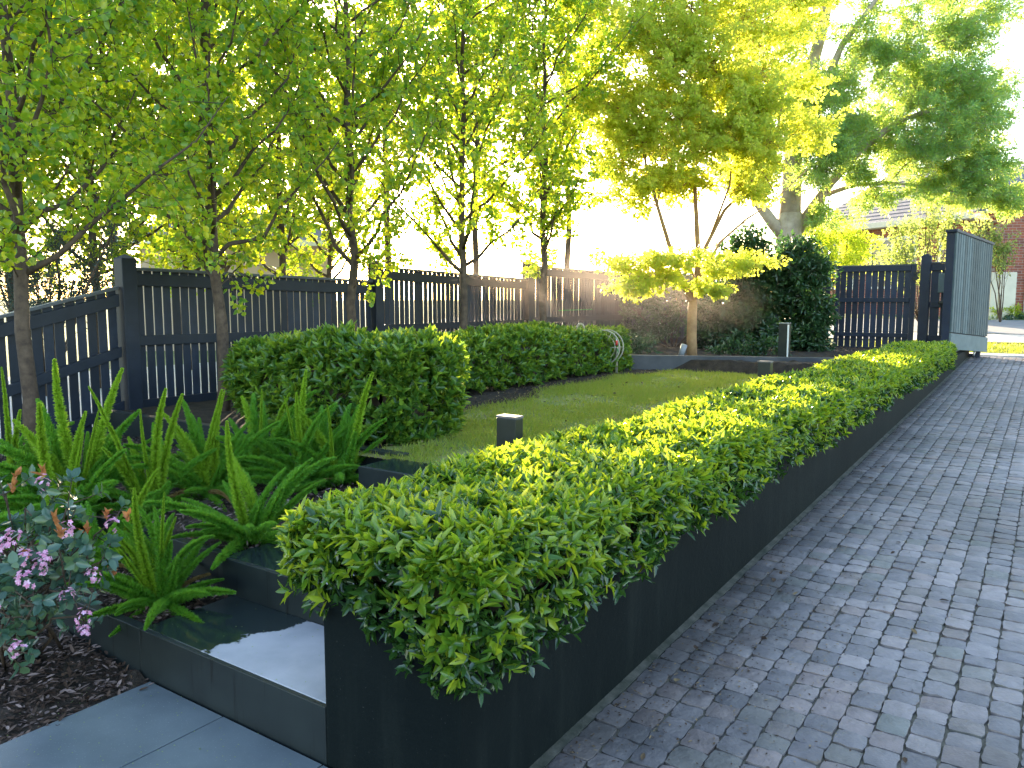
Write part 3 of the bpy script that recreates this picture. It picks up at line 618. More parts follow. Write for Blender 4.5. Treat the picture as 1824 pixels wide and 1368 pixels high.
# driveway gate leaf, standing open and a little dropped at its far end
A_ = px(1691, 622, 14.7); B_ = px(1756, 627, 16.1); A2 = px(1691, 408, 14.7); B2 = px(1763, 432, 16.1)
u_ = unit(B_-A_); side_ = unit(np.cross(u_, ZV)); side_ = side_ if np.dot(side_, np.array([-1, .3, 0])) > 0 else -side_   # towards the garden
dg = empty('driveway_gate', (A_+B_)/2*np.array([1, 1, 0])+np.array([0, 0, .4])); tag(dg, 'open driveway gate leaf clad in grey green slats with a plain foot board', 'gate')
Lg = np.linalg.norm(B_-A_); hg = A2[2]-A_[2]; sl_ = (B_[2]-A_[2])/Lg; uh = np.array([u_[0], u_[1], 0]); uh = unit(uh); Lh = np.linalg.norm((B_-A_)[:2])
def G(a, o, h): return A_+uh*a+side_*o+np.array([0, 0, h+(B_[2]-A_[2])*a/Lh])
def gbox(a0, a1, o0, o1, h0, h1, mbx=None):
    mbx = mbx or MB(); return mbx.hexa([G(a0, o0, h0), G(a1, o0, h0), G(a1, o1, h0), G(a0, o1, h0), G(a0, o0, h1), G(a1, o0, h1), G(a1, o1, h1), G(a0, o1, h1)])
mb = MB(); gbox(.0, .09, .022, .16, .02, hg-.06, mb); gbox(Lh-.09, Lh, .022, .16, .02, hg-.06, mb); gbox(.091, Lh-.091, .03, .15, .04, .16, mb); gbox(.091, Lh-.091, .03, .15, hg-.20, hg-.07, mb); gbox(.091, Lh-.091, .03, .15, 1.05, 1.15, mb)
mb.build('frame', M['gate_navy'], dg, bevel=.004)
mb = MB(); ns = 17
for i in range(ns):
    a0 = Lh*i/ns+.016; a1 = Lh*(i+1)/ns-.012; gbox(a0, a1, -.012, .020, .32, hg-.04, mb)
mb.build('slat_panel', M['gate_slat'], dg)
gbox(0, Lh, .0205, .0215, .1, hg-.06).build('backing', M['paling'], dg)
gbox(0, Lh+.02, -.014, .018, 0, .30).build('kick_board', M['gate_board'], dg, bevel=.004)
gbox(-.03, Lh+.03, -.03, .18, hg-.055, hg).build('cap_rail', M['gate_navy'], dg, bevel=.01)
for a in (.04, Lh-.03):
    for h in (.05, .25): gbox(a-.008, a+.008, -.02, -.0145, h-.008, h+.008).build('bolt', M['blackmetal'], dg)

# ================================================================== GARDEN LIGHTS
def bollard(loc, w, dp, z0, z1, label, strip=False, lean=0):
    b = empty('garden_light', (loc[0], loc[1], z0), ANG); tag(b, label, 'garden light', 'square bollard lights in the garden')
    MB().box(-dp/2, dp/2, -w/2, w/2, 0, z1-z0-.012).build('post', M['blackmetal'], b, bevel=.004, world=False)
    MB().box(-dp/2-.002, dp/2+.002, -w/2-.002, w/2+.002, z1-z0-.0115, z1-z0).build('cap', M['steel'] if strip else surf('dusty_cap', (.10, .085, .09), (.19, .16, .15), 30, .5, .1), b, bevel=.002, world=False)
    if strip: MB().box(-dp/2-.012, -dp/2-.001, -w/2-.004, -w/2+.018, .12, z1-z0-.03).build('trim_strip', M['white'], b, world=False)
    return b
p = px(908, 790, 4.0); bollard(p, .12, .07, .52, 1.01, 'black square bollard light with dusty cap, nearest one beside the trailing hedge')
p = px(1363, 660, 7.5); bollard(p, .12, .09, .52, 1.02, 'small dark bollard light halfway along the hedge, by the lawn')
p = px(1397, 610, 12.6); bollard(p, .16, .12, .55, 1.24, 'tall dark bollard light with a pale side strip behind the back retaining wall', True)

# ================================================================== HEDGES ON THE LAWN
h1 = empty('laurel_hedge', W(2.7, 3.4, .55)); tag(h1, 'rounded broad leaved hedge nearest the ferns, at the top of the steps', 'hedge')
core_block('twigs', h1, (2.76, 3.42, .88), (.20, .78, .22), M['twig'], (8, 20, 6), .04)
def fall1(wp, ax, p):
    # tuck the foot in so the stems show
    k = np.clip((-.12-p[:, 2])/.28, 0, 1); c = st_pts(np.array([[0, 0, 0]]), (2.76, 3.42, 0))[0]
    w = wp.copy(); w[:, :2] = w[:, :2]+(c[:2]-w[:, :2])*(k*.16)[:, None]; return w, ax
hedge_block('foliage', h1, (2.76, 3.42, .92), (.44, 1.10, .39), .26, 3000, 7, .088, .036, M['shrub_leaf'], upw=.8, depth=.16, bump=.085, tilt=(.35, 1.1), bf=2.2, fall=fall1)
mb = MB()
mb.tube([W(2.75, 3.4+y_, .50+.004*math.sin(y_*9)) for y_ in np.linspace(-.9, .9, 9)], .02, 6)
for i in range(16):
    a = W(2.75+rng.normal(0, .12), 3.4+rng.uniform(-.8, .8), .53); mb.tube(curve(a, a+np.array([rng.normal(0, .15), rng.normal(0, .15), .5]), n=4), [.012, .010, .008, .006, .004], 5)
mb.build('stems', M['bark'], h1, smooth=True)
h2 = empty('laurel_hedge', W(6, 4.3, .55)); tag(h2, 'long broad leaved hedge between lawn and tree row, ending at the hose reel', 'hedge')
core_block('twigs', h2, (6.1, 4.32, .82), (2.85, .22, .20), M['twig'], (40, 6, 5), .04)
hedge_block('foliage', h2, (6.1, 4.32, .88), (3.1, .42, .32), .20, 4800, 7, .090, .037, M['shrub_leaf'], upw=.8, depth=.16, bump=.09, tilt=(.35, 1.1), bf=2.2)
mb = MB()
mb.tube([W(6.1+y_, 4.2, .50) for y_ in np.linspace(-2.9, 2.9, 9)], .02, 6)
for i in range(30):
    a = W(6.1+rng.uniform(-2.8, 2.8), 4.2+rng.normal(0, .12), .53); mb.tube(curve(a, a+np.array([rng.normal(0, .12), rng.normal(0, .12), .45]), n=4), [.012, .010, .008, .006, .004], 5)
mb.build('stems', M['bark'], h2, smooth=True)

# ================================================================== TREES
def pear(seed, H=6.2, fork=1.45, r0=.062, lean=(0, 0), nleaf=9000, leafm='pear_leaf', spread_r=1.15):
    """upright ornamental pear in its own local frame"""
    global rng
    keep = rng; rng = np.random.default_rng(seed); T = Tree()
    top = np.array([lean[0]*H, lean[1]*H, H]); ks = 12; tp = []
    for i in range(ks+1):
        u = i/ks; tp.append(np.array([lean[0]*H*u+rng.normal(0, .018), lean[1]*H*u+rng.normal(0, .018), H*u-.08*(i == 0)]))
    tr = [r0*(1.25 if i == 0 else 1-.80*(i/ks)**.9) for i in range(ks+1)]; T.wood.tube(tp, tr, 10)
    def at(h):
        u = np.clip(h/H*ks, 0, ks-.001); i = int(u); return tp[i]*(1-(u-i))+tp[i+1]*(u-i)
    brs = []
    nb = 34
    for i in range(nb):
        h = fork+(H-fork)*.86*(i/nb)**1.05; az = i*2.4+rng.normal(0, .3); ang = R(rng.uniform(28, 52)); L = (1.9-.55*(i/nb))*(spread_r/1.15 if i < nb*.40 else (1.25 if spread_r < 1 else 1))*rng.uniform(.75, 1.15)
        a = at(h); d = np.array([math.cos(az)*math.sin(ang), math.sin(az)*math.sin(ang), math.cos(ang)])*L
        bp = curve(a, a+d, (0, 0, -.06*L), 6, .10); rr = max(.008, .55*r0*(1-.8*h/H)); T.limb(bp, rr, .004, 6); brs.append((bp, L))
    for i in range(1):    # low spur twigs
        h = fork*rng.uniform(.75, 1.0); az = rng.uniform(0, 6.28); a = at(h); L = rng.uniform(.5, .8); bp = curve(a, a+np.array([math.cos(az)*.8, math.sin(az)*.8, .6])*L, (0, 0, .03), 5, .15); T.limb(bp, .008, .003, 4); brs.append((bp, L))
    tw = []
    for bp, L in brs:
        nt_ = int(6+L*7)
        for j in range(nt_):
            u = rng.uniform(.2, 1)*(len(bp)-1); i = min(int(u), len(bp)-2); a = bp[i]*(1-(u-i))+bp[i+1]*(u-i); bd = unit(bp[i+1]-bp[i])
            d = unit(bd*.6+rdir(1)[0]*.9+np.array([0, 0, .1])); q = a+d*rng.uniform(.22, .55)
            tpn = T.limb(curve(a, q, (0, 0, -.02), 3, .12), .0045, .002, 3); tw.append(tpn)
        tw.append(bp)
    per = max(4, int(nleaf/len(tw)))
    for tpn in tw: T.add(*twig_leaves(tpn, per, .055, 1, 1, up=.5, start=.2))
    P = np.concatenate(T.P); A = np.concatenate(T.A); Nn = np.concatenate(T.Nn); n = len(P)
    v, f = leaves_np(P, A, Nn, rng.uniform(.044, .070, n), rng.uniform(.038, .056, n), fold=.15, tip=.40)
    rng = keep
    me = bpy.data.meshes.new('trunk'); me.from_pydata(T.wood.v, [], T.wood.f); me.materials.append(M['bark']); me.polygons.foreach_set('use_smooth', [True]*len(me.polygons)); me.update()
    o = mesh_np('crown', v, f, M[leafm]); cm = o.data; bpy.data.objects.remove(o)
    return me, cm
protos = [pear(11, nleaf=15500), pear(23, nleaf=15500), pear(37, nleaf=15500), pear(51, nleaf=18500, fork=1.7, spread_r=.74), pear(63, H=8.5, nleaf=15000, fork=3.9, r0=.09)]
def place_pear(k, loc, rz, sc, label, group, scz=1.0):
    t = empty('pear_tree', loc, rz); t.scale = (sc, sc, sc*scz); tag(t, label, 'tree', group)
    for nm, me in zip(('trunk', 'crown'), protos[k]):
        o = bpy.data.objects.new(nm, me); C.objects.link(o); o.parent = t
    return t
row = 'ornamental pear trees planted in a row along the boundary fence'
place_pear(0, W(1.08, 5.07, .33), 0.4, 1.0, 'leftmost young pear tree with a slender brown trunk rising behind the pink flowered shrub', row)
place_pear(1, W(2.84, 5.16, .33), 1.9, 1.0, 'pear tree forking above the fence rail, between the ferns and the near hedge', row)
place_pear(2, W(4.55, 5.12, .52), 3.3, 1.0, 'third pear tree from the left, its trunk rising behind the near hedge', row)
place_pear(0, W(6.55, 5.08, .52), 4.0, .98, 'pear tree behind the long hedge, just right of the tall fence post', row)
place_pear(3, W(8.55, 5.1, .52), 5.0, 1.05, 'rightmost pear tree of the row with a twin stem, behind the long hedge', row)
back = 'background trees growing beyond the boundary fence'
for i, (x, y, sc, k, rz, lb) in enumerate([(168, 11.5, 1.15, 1, 1.0, 'slender leafy tree beyond the fence, glimpsed between the two leftmost pear trees'),
                              (205, 12.6, 1.2, 2, 2.0, 'dark trunked leafy tree beyond the fence, directly behind the corner fence post'),
                              (505, 13.5, 1.15, 0, 3.0, 'leafy tree beyond the fence, seen between the second and third pear trees'),
                              (330, 14.5, 1.2, 1, 5.5, 'yellow green tree beyond the fence in front of the beige house'),
                              (690, 16.0, 1.0, 4, .5, 'tall high crowned tree beyond the fence near the tall fence post'),
                              (850, 17.0, 1.0, 4, 2.5, 'tall high crowned tree beyond the fence between the two rightmost pear trees'),
                              (1010, 18.0, 1.0, 4, 4.4, 'tall high crowned tree beyond the fence just left of the maple'),
                              (590, 17, 1.15, 2, .5, 'leafy tree far beyond the fence directly behind the third pear tree'),
                              (400, 17.5, 1.3, 2, 1.5, 'tall tree farther beyond the fence behind the second pear tree'),
                              (20, 11, 1.15, 2, 5.0, 'leafy tree beyond the fence at the left edge of the photo')]):
    p = px(x, 500, y); place_pear(k, (p[0], p[1], .3), rz, sc, lb, back)
# spreading maple behind the back wall
mp_ = empty('maple_tree', px(1233, 640, 13.0)*np.array([1, 1, 0])+np.array([0, 0, .66])); tag(mp_, 'spreading yellow green maple with a golden forked trunk behind the back wall', 'tree')
T = Tree(); q = lambda x, y, d=13.0: px(x, y, d)
T.limb([q(1233, 642), q(1232, 600), q(1233, 560), q(1234, 535)], .088, .075, 12)
T.limb([q(1234, 540), q(1222, 515), q(1208, 485), q(1196, 450, 12.8), q(1172, 370, 12.6), q(1150, 290, 12.5), q(1140, 200, 12.5)], .062, .012, 8)
T.limb([q(1234, 540), q(1242, 500), q(1243, 440), q(1240, 380), q(1236, 300), q(1240, 180), q(1235, 60)], .062, .012, 8)
T.limb([q(1242, 470), q(1262, 430), q(1290, 375, 12.8), q(1335, 330, 12.6), q(1385, 230, 12.4), q(1400, 150, 12.3)], .040, .010, 7)
T.limb([q(1240, 505), q(1262, 470, 13.3), q(1282, 432, 13.5), q(1330, 390, 13.8), q(1370, 365, 14), q(1440, 300, 14)], .034, .008, 7)
T.limb([q(1262, 430), q(1300, 330, 12.6), q(1306, 250, 12.5), q(1300, 150, 12.4)], .022, .006, 6)
cl = []
for (x, y, d, rx, rz, o) in [(1100, 475, 12.6, .55, .20, (1205, 490)), (1160, 470, 12.2, .55, .25, (1205, 490)), (1225, 468, 12.0, .55, .22, (1236, 500)), (1290, 480, 12.4, .55, .25, (1240, 500)), (1180, 505, 12.3, .40, .15, (1215, 505)),
                             (1115, 520, 12.2, .35, .18, (1208, 490)), (1265, 525, 12.2, .32, .15, (1238, 520)), (1340, 470, 12.6, .45, .22, (1262, 470)),
                             (1110, 350, 12.6, .55, .30, (1172, 370)), (1085, 290, 12.6, .6, .4, (1160, 320)), (1130, 240, 12.4, .7, .5, (1150, 290)), (1190, 200, 12.2, .7, .5, (1238, 250)), (1180, 300, 12.4, .6, .4, (1172, 370)),
                             (1250, 270, 12.2, .65, .45, (1238, 300)), (1310, 210, 12.2, .7, .5, (1303, 250)), (1370, 250, 12.2, .65, .45, (1360, 280)), (1330, 330, 12.6, .55, .35, (1300, 350)),
                             (1450, 230, 12.6, .6, .45, (1400, 250)), (1100, 160, 12.6, .7, .5, (1145, 220)), (1180, 90, 12.5, .8, .6, (1238, 150)), (1270, 110, 12.3, .8, .6, (1240, 180)), (1350, 120, 12.3, .8, .6, (1390, 200)), (1230, 10, 12.5, .9, .6, (1236, 60)), (1330, 20, 12.5, .9, .6, (1300, 120)), (1280, -80, 12.5, 1.0, .7, (1240, 20)), (1120, 40, 12.6, .8, .6, (1200, 120))]:
    lo = y > 430; T.clump(q(o[0], o[1], (d+13)/2), q(x, y-6*lo, d), (rx*1.25, rx*1.3, rz*(.8 if lo else 1.25)), 24 if lo else 34, 46 if lo else 62, limb_r=.014, spread=.06, bow=.08, tr=.004)
for k in range(34):
    x = rng.uniform(1050, 1480); y = rng.uniform(-60, 200 if x > 1350 else (345 if x > 1120 else 300)); d = rng.uniform(12.0, 13.6); o = (1145+rng.random()*250, min(y+90, 340)); T.clump(q(o[0], o[1], 12.8), q(x, y, d), (.65, .7, .42), 26, 62, limb_r=.010, spread=.06, bow=.08, tr=.004)
T.finish(mp_, M['bark_maple'], M['maple_leaf'], .055, .045, tip=.36)
# big ash beyond the fence
ash = empty('ash_tree', px(1405, 600, 20)*np.array([1, 1, 0])+np.array([0, 0, .5])); tag(ash, 'large pale barked tree with a wide feathery crown beyond the back fence', 'tree')
T = Tree(); q = lambda x, y, d=20.0: px(x, y, d)
T.limb([q(1408, 640), q(1406, 520), q(1405, 430), q(1407, 380)], .36, .29, 14)
T.limb([q(1406, 400), q(1410, 330), q(1415, 250), q(1430, 170), q(1460, 70), q(1480, -20), q(1500, -120)], .27, .07, 10)
T.limb([q(1400, 425), q(1375, 395), q(1350, 360), q(1325, 300, 20.5), q(1300, 200, 21), q(1320, 60, 21), q(1315, -40, 21)], .17, .06, 8)
T.limb([q(1412, 425), q(1440, 380), q(1480, 325, 19.7), q(1530, 270, 19.4), q(1600, 215, 19), q(1680, 190, 18.8)], .16, .04, 8)
T.limb([q(1462, 350), q(1520, 330, 19.8), q(1580, 325, 19.4), q(1650, 332, 19), q(1740, 350, 18.8)], .07, .02, 6)
T.limb([q(1420, 240), q(1470, 150, 19.6), q(1500, 80, 19.3), q(1560, 0, 19), q(1600, -80, 19)], .12, .03, 7)
T.limb([q(1440, 210), q(1455, 120, 20.4), q(1440, 20, 20.5)], .08, .03, 6)
for (x, y, d, rx, rz, o, dn) in [(1560, 230, 19.5, .9, .6, (1530, 270), 1), (1620, 260, 19, 1.1, .7, (1600, 215), 1.4), (1690, 240, 18.6, 1.1, .8, (1650, 200), 1.6), (1750, 210, 18.6, 1.0, .8, (1690, 195), 1.6), (1640, 170, 18.8, 1.1, .7, (1600, 215), 1.3), (1720, 140, 18.8, 1.0, .7, (1670, 190), 1.3),
                             (1770, 300, 18.6, .8, .6, (1700, 260), 1.5), (1700, 310, 18.8, .9, .4, (1660, 290), 1.3), (1800, 350, 18.6, .7, .45, (1740, 350), 1.2), (1730, 350, 18.7, .8, .3, (1700, 342), 1.0), (1640, 340, 19, .7, .25, (1620, 328), .7), (1560, 355, 19.4, .7, .3, (1540, 328), .6), (1500, 260, 19.7, .8, .5, (1510, 290), .8),
                             (1580, 120, 19.2, 1.0, .7, (1510, 70), .8), (1650, 60, 19, 1.1, .8, (1560, 20), .9), (1740, 60, 18.9, 1.0, .7, (1640, 60), .8), (1550, 40, 19.3, 1.0, .8, (1530, 50), .6), (1460, 170, 20, .8, .6, (1430, 170), .6), (1500, 170, 19.6, .8, .5, (1470, 150), .7),
                             (1370, 290, 21.4, .8, .5, (1350, 360), .7), (1340, 220, 21, 1.1, .8, (1310, 250), .8), (1290, 130, 21, 1.1, .9, (1305, 180), .7), (1370, 120, 21, 1.0, .8, (1320, 100), .7), (1400, 30, 20.6, 1.1, .9, (1440, 60), .6), (1300, 10, 21, 1.2, .9, (1318, 30), .6),
                             (1480, -30, 20, 1.2, .8, (1480, -20), .6), (1600, -40, 19, 1.2, .9, (1590, -40), .7), (1700, -30, 19, 1.3, .8, (1600, -60), .7), (1530, 310, 19.4, .5, .3, (1520, 330), .7), (1470, 390, 19.5, .5, .3, (1462, 350), .5)]:
    T.clump(q(o[0], o[1], (d+20)/2), q(x, y, d), (rx*1.2, rx*1.2, rz*1.2), int(44*dn), 90, limb_r=.03, spread=.09, bow=.12, tr=.007)
for k in range(40):
    x = rng.uniform(1250, 1790); y = rng.uniform(-60, 320 if x < 1700 else 260); d = rng.uniform(18.6, 21); T.clump(q(.6*x+.4*1480, y+60, (d+20)/2), q(x, y, d), (1.0, 1.0, .6), 34, 80, limb_r=.02, spread=.10, bow=.12, tr=.006)
T.finish(ash, M['bark_big'], M['ash_leaf'], .095, .026, droop=.25, tip=.30)

# free standing bushes made of clumps
def bush(name, label, cat, base, clumps, nt_, nl, L, Wd, leafm, bark='bark', group=None, spread=.05, r=.02):
    b = empty(name, base); tag(b, label, cat, group); T = Tree(); base = np.array(base, float)
    for (c, rr) in clumps: T.clump(base, c, rr, nt_, nl, limb_r=r, spread=spread, bow=.05)
    T.finish(b, M[bark], M[leafm], L, Wd, wood_name='stems'); return b
# evergreen climbing shrubs on the back fence
cl = []
for x, y, rr in [(1330, 470, .55), (1380, 460, .6), (1430, 470, .55), (1340, 520, .6), (1400, 525, .65), (1445, 530, .5), (1350, 580, .5), (1410, 590, .5), (1450, 595, .35), (1405, 450, .4), (1300, 500, .4), (1460, 480, .35), (1455, 560, .4), (1290, 540, .55), (1300, 590, .5), (1250, 560, .45), (1330, 430, .45), (1310, 450, .45), (1430, 445, .45), (1380, 500, .6), (1455, 620, .3)]:
    cl.append((px(x, y, 15.0+rng.uniform(0, .5)), (rr, rr*.7, rr)))
bush('evergreen_shrub', 'tall dark glossy evergreen shrub covering the fence left of the gate', 'shrub', px(1400, 640, 15.9)*np.array([1, 1, 0])+np.array([0, 0, .56]), cl, 34, 30, .12, .05, 'dark_leaf')
cl = []
for x, y, rr in [(1115, 540, .5), (1160, 520, .45), (1190, 560, .5), (1225, 500, .45), (1270, 550, .45), (1290, 600, .4), (1150, 590, .4), (1120, 600, .35), (1240, 600, .3), (1310, 560, .35)]:
    cl.append((px(x, y, 15.8+rng.uniform(0, .8)), (rr, rr*.6, rr)))
bush('climbing_vine', 'loose dark vine thinly covering the back fence behind the maple', 'vine', px(1200, 640, 16.3)*np.array([1, 1, 0])+np.array([0, 0, .55]), cl, 34, 26, .09, .04, 'dark_leaf')
for i, (x, y, d, rr, lb) in enumerate([(1125, 615, 13.6, .30, 'low leafy plant behind the back wall beside the hose reel'), (1300, 622, 13.6, .22, 'small grassy plant right of the maple trunk'), (1360, 620, 13.4, .22, 'small plant at the foot of the tall bollard light')]):
    c = px(x, y, d); bush('bed_plant', lb, 'plant', (c[0], c[1], .66), [(c+np.array([dx, 0, dz]), rr) for dx, dz in ((0, 0), (-.25, -.05), (.25, -.05))], 12, 16, .10, .035, 'dark_leaf', r=.008)
# lime foliage, pale sapling and shrubs by the brick house
cl = [(px(x, y, 23+rng.uniform(-.4, .4)), (rr, rr, rr*.55)) for x, y, rr in [(1440, 420, .8), (1480, 400, .9), (1510, 420, .9), (1535, 440, .7), (1460, 450, .8), (1500, 460, .8), (1440, 385, .5)]]
bush('golden_maple', 'bright lime yellow weeping maple beyond the pedestrian gate', 'tree', px(1490, 560, 23)*np.array([1, 1, 0])+np.array([0, 0, .8]), cl, 26, 40, .11, .04, 'lime_leaf', r=.04, spread=.08)
cl = [(px(x, y, 24+rng.uniform(-.4, .4)), rr) for x, y, rr in [(1580, 450, .5), (1610, 440, .5), (1640, 420, .6), (1650, 380, .5), (1690, 370, .5), (1600, 480, .4), (1640, 470, .5), (1690, 420, .4), (1660, 350, .4), (1560, 470, .5), (1700, 400, .5), (1620, 400, .5), (1720, 440, .4), (1590, 410, .45)]]
bush('young_tree', 'loose pale green sapling in front of the brick house windows', 'tree', px(1640, 570, 24)*np.array([1, 1, 0])+np.array([0, 0, .85]), cl, 15, 26, .10, .05, 'pale_leaf', r=.025, spread=.08)
cl = [(px(x, y, 24+rng.uniform(-.4, .4)), rr) for x, y, rr in [(1775, 450, .35), (1790, 420, .4), (1770, 400, .35), (1795, 440, .3), (1740, 400, .4)]]
bush('climbing_rose', 'leafy green shrub against the brick wall above the cream side gate', 'shrub', px(1783, 560, 24)*np.array([1, 1, 0])+np.array([0, 0, .85]), cl, 12, 24, .09, .05, 'pale_leaf', r=.02)
for i, (x, y, rr, mt, lb) in enumerate([(1772, 575, .45, 'pale_leaf', 'low green border plant nearest the open driveway gate'), (1800, 568, .45, 'raph_leaf', 'grey green border plant in the middle of the street bed'), (1835, 562, .5, 'ash_leaf', 'green border plant at the right edge under the downpipe'), (1788, 553, .35, 'lime_leaf', 'yellow border plant at the foot of the cream side gate')]):
    c = px(x, y, 25); bush('border_plant', lb, 'plant', (c[0], c[1], ground_h(25.5, -1, 0, 0)-.02), [(c+np.array([dx, 0, 0]), (rr, rr, .22)) for dx in (-.3, 0, .3)], 12, 24, .10, .04, mt, r=.008, group='low plants in the street border')
# dark conifer beyond the fence on the left
cl = [(px(x, y, 10.5+rng.uniform(-.5, .5)), rr) for x, y, rr in [(10, 400, .6), (60, 470, .6), (110, 430, .5), (30, 500, .5), (130, 500, .5), (170, 480, .4), (90, 520, .5), (0, 450, .6), (215, 370, .4), (-40, 420, .6)]]
bush('conifer_shrub', 'dark blue grey conifer showing over the low end of the left fence', 'shrub', px(80, 600, 10.5)*np.array([1, 1, 0])+np.array([0, 0, .3]), cl, 26, 40, .045, .02, 'blue_leaf', r=.03)

# ================================================================== FOXTAIL FERNS
def frond_mesh(seed, L, a0, bend, young=False, thin=1.0):
    r_ = np.random.default_rng(seed); n = int(2300*L/.55); m = 14; pts = []; ang = a0; p = np.zeros(3)
    for i in range(m+1):
        pts.append(p.copy()); p = p+np.array([math.sin(ang), 0, math.cos(ang)])*L/m; ang += bend/m*(.4+1.2*i/m)
    pts = np.array(pts); u = r_.random(n)*.985; x = u*m; i = x.astype(int); fr = (x-i)[:, None]; P = pts[i]*(1-fr)+pts[i+1]*fr; tg = unit(pts[i+1]-pts[i])
    ra = unit(np.cross(tg, unit(r_.normal(size=(n, 3))))); prof = np.clip(np.minimum(u/.18+.15, 1)*(1-u)**.55+.12, 0, 1)*thin
    ax = unit(ra+tg*.5+r_.normal(0, .2, (n, 3))); H = (.042*prof*r_.uniform(.75, 1.15, n))[:, None]; sd_ = unit(np.cross(ax, unit(r_.normal(size=(n, 3)))))*.0034
    q = P+ax*H*.5
    v = np.stack([P-sd_*.5, P+sd_*.5, q+sd_, P+ax*H, q-sd_], 1); v = v[:, [0, 1, 2, 3, 4]].reshape(-1, 3)
    b = (np.arange(n)*5)[:, None]
    f = np.concatenate([b+np.array([0, 1, 2]), b+np.array([0, 2, 4]), b+np.array([4, 2, 3])], 1).reshape(-1, 3)
    me_o = mesh_np('frond', v, f, M['fern_young' if young else 'fern_leaf']); me = me_o.data; bpy.data.objects.remove(me_o)
    return me
FR = [frond_mesh(1, .50, .15, .35), frond_mesh(2, .55, .45, .6), frond_mesh(3, .55, .8, .8), frond_mesh(4, .48, 1.15, .5), frond_mesh(5, .35, .6, -.1), frond_mesh(6, .60, .3, 1.2)]
M['fern_brown'] = leaf('foxtail_dry_needles', (.20, .13, .05), (.32, .22, .08), (.4, .25, .08), .3, .6, .2)
FD = frond_mesh(14, .50, 1.2, .9, False, .55); FD.materials.clear(); FD.materials.append(M['fern_brown'])
FY = [frond_mesh(7, .58, .08, .3, True, .8), frond_mesh(8, .50, .35, .5, True, 1.0), frond_mesh(9, .60, .2, .2, True, .45)]
def fern(loc, size, label, n=18, young=3, seed=0, extra=()):
    r_ = np.random.default_rng(seed+100); e = empty('foxtail_fern', loc); tag(e, label, 'fern', 'foxtail ferns in the mulched beds')
    for i in range(n):
        yg = i < young; me = (FD if i in (n-1, n-6) else FY[i % 3] if yg else FR[[1, 2, 3, 5, 2, 4, 1, 3][i % 8]])
        o = bpy.data.objects.new('frond', me); C.objects.link(o); o.parent = e
        o.rotation_euler = (r_.normal(0, .16), r_.normal(0, .16), i*2.4+r_.normal(0, .4)); s_ = size*r_.uniform(.9, 1.35)*(1.15 if yg else 1.0); o.scale = (s_, s_, s_)
        o.location = (r_.normal(0, .025), r_.normal(0, .025), -.01)
    for (az, sc, k) in extra:
        o = bpy.data.objects.new('frond', FR[k]); C.objects.link(o); o.parent = e; o.rotation_euler = (0, 0, az); o.scale = (sc, sc, sc); o.location = (0, 0, -.01)
    return e
def on(x, y, z):
    a = (x-912)/F; b = (684-y)/F; yy = math.cos(PITCH)+b*math.sin(PITCH); zz = b*math.cos(PITCH)-math.sin(PITCH); k = (z-EYE)/zz
    return np.array([a*k, yy*k, z])
ferns = [(285, 1072, .20, .66, 38, 6, 'foxtail fern with yellow green tips in the lower bed beside the wet tread'),
         (455, 962, .36, .80, 28, 2, 'compact foxtail fern at the corner of the upper bed, next to the planter'),
         (268, 905, .36, .90, 22, 6, 'foxtail fern with tall pale spikes standing in front of the corner fence post'),
         (372, 880, .36, .90, 32, 5, 'big bushy foxtail fern in front of the second pear tree'),
         (540, 860, .36, .90, 30, 4, 'foxtail fern arching below the near hedge'),
         (606, 858, .36, .90, 26, 3, 'foxtail fern closest to the planter below the near hedge'),
         (150, 905, .36, 1.05, 30, 4, 'shaded foxtail fern right of the leftmost pear trunk'),
         (120, 960, .22, 1.1, 30, 4, 'foxtail fern directly behind the pink flowered shrub'),
         (20, 900, .36, 1.0, 14, 3, 'foxtail fern at the left edge of the photo behind the flowers'),
         (465, 850, .36, .95, 30, 3, 'foxtail fern filling the middle of the back of the fern bed'),
         (190, 1010, .20, .70, 16, 1, 'low foxtail fern between the flowers and the yellow tipped fern')]
for i, (x, y, z, sc, n_, yg, lb) in enumerate(ferns):
    fern(on(x, y, z), sc, lb, n_, yg, i*7, extra=((-.35, .95, 3), (-.2, .8, 5)) if i == 0 else ())

# ================================================================== PINK FLOWERED HAWTHORN
hw = empty('indian_hawthorn', on(40, 1170, .02)); tag(hw, 'pink flowered shrub with blue green leaves and bronze young tips at lower left', 'shrub')
hb = np.array(on(40, 1170, .02)); T = Tree()
def oq(x, y, d): return px(x, y, d)
tips = [(75, 860, 2.75), (120, 940, 2.7), (45, 905, 2.8), (20, 965, 2.6), (70, 1000, 2.6), (110, 1000, 2.6), (35, 1035, 2.5), (160, 1020, 2.7), (120, 1060, 2.6), (20, 1100, 2.5), (60, 1080, 2.5), (150, 1110, 2.55), (30, 1160, 2.4), (5, 1010, 2.6), (-20, 900, 2.7), (-30, 980, 2.6), (-40, 1060, 2.5), (90, 925, 2.7), (150, 965, 2.7), (-60, 1130, 2.5), (205, 925, 2.9), (10, 880, 2.8), (180, 1000, 2.7), (90, 1040, 2.75), (0, 1060, 2.8), (-20, 1100, 2.9), (60, 960, 2.9), (120, 900, 2.85)]
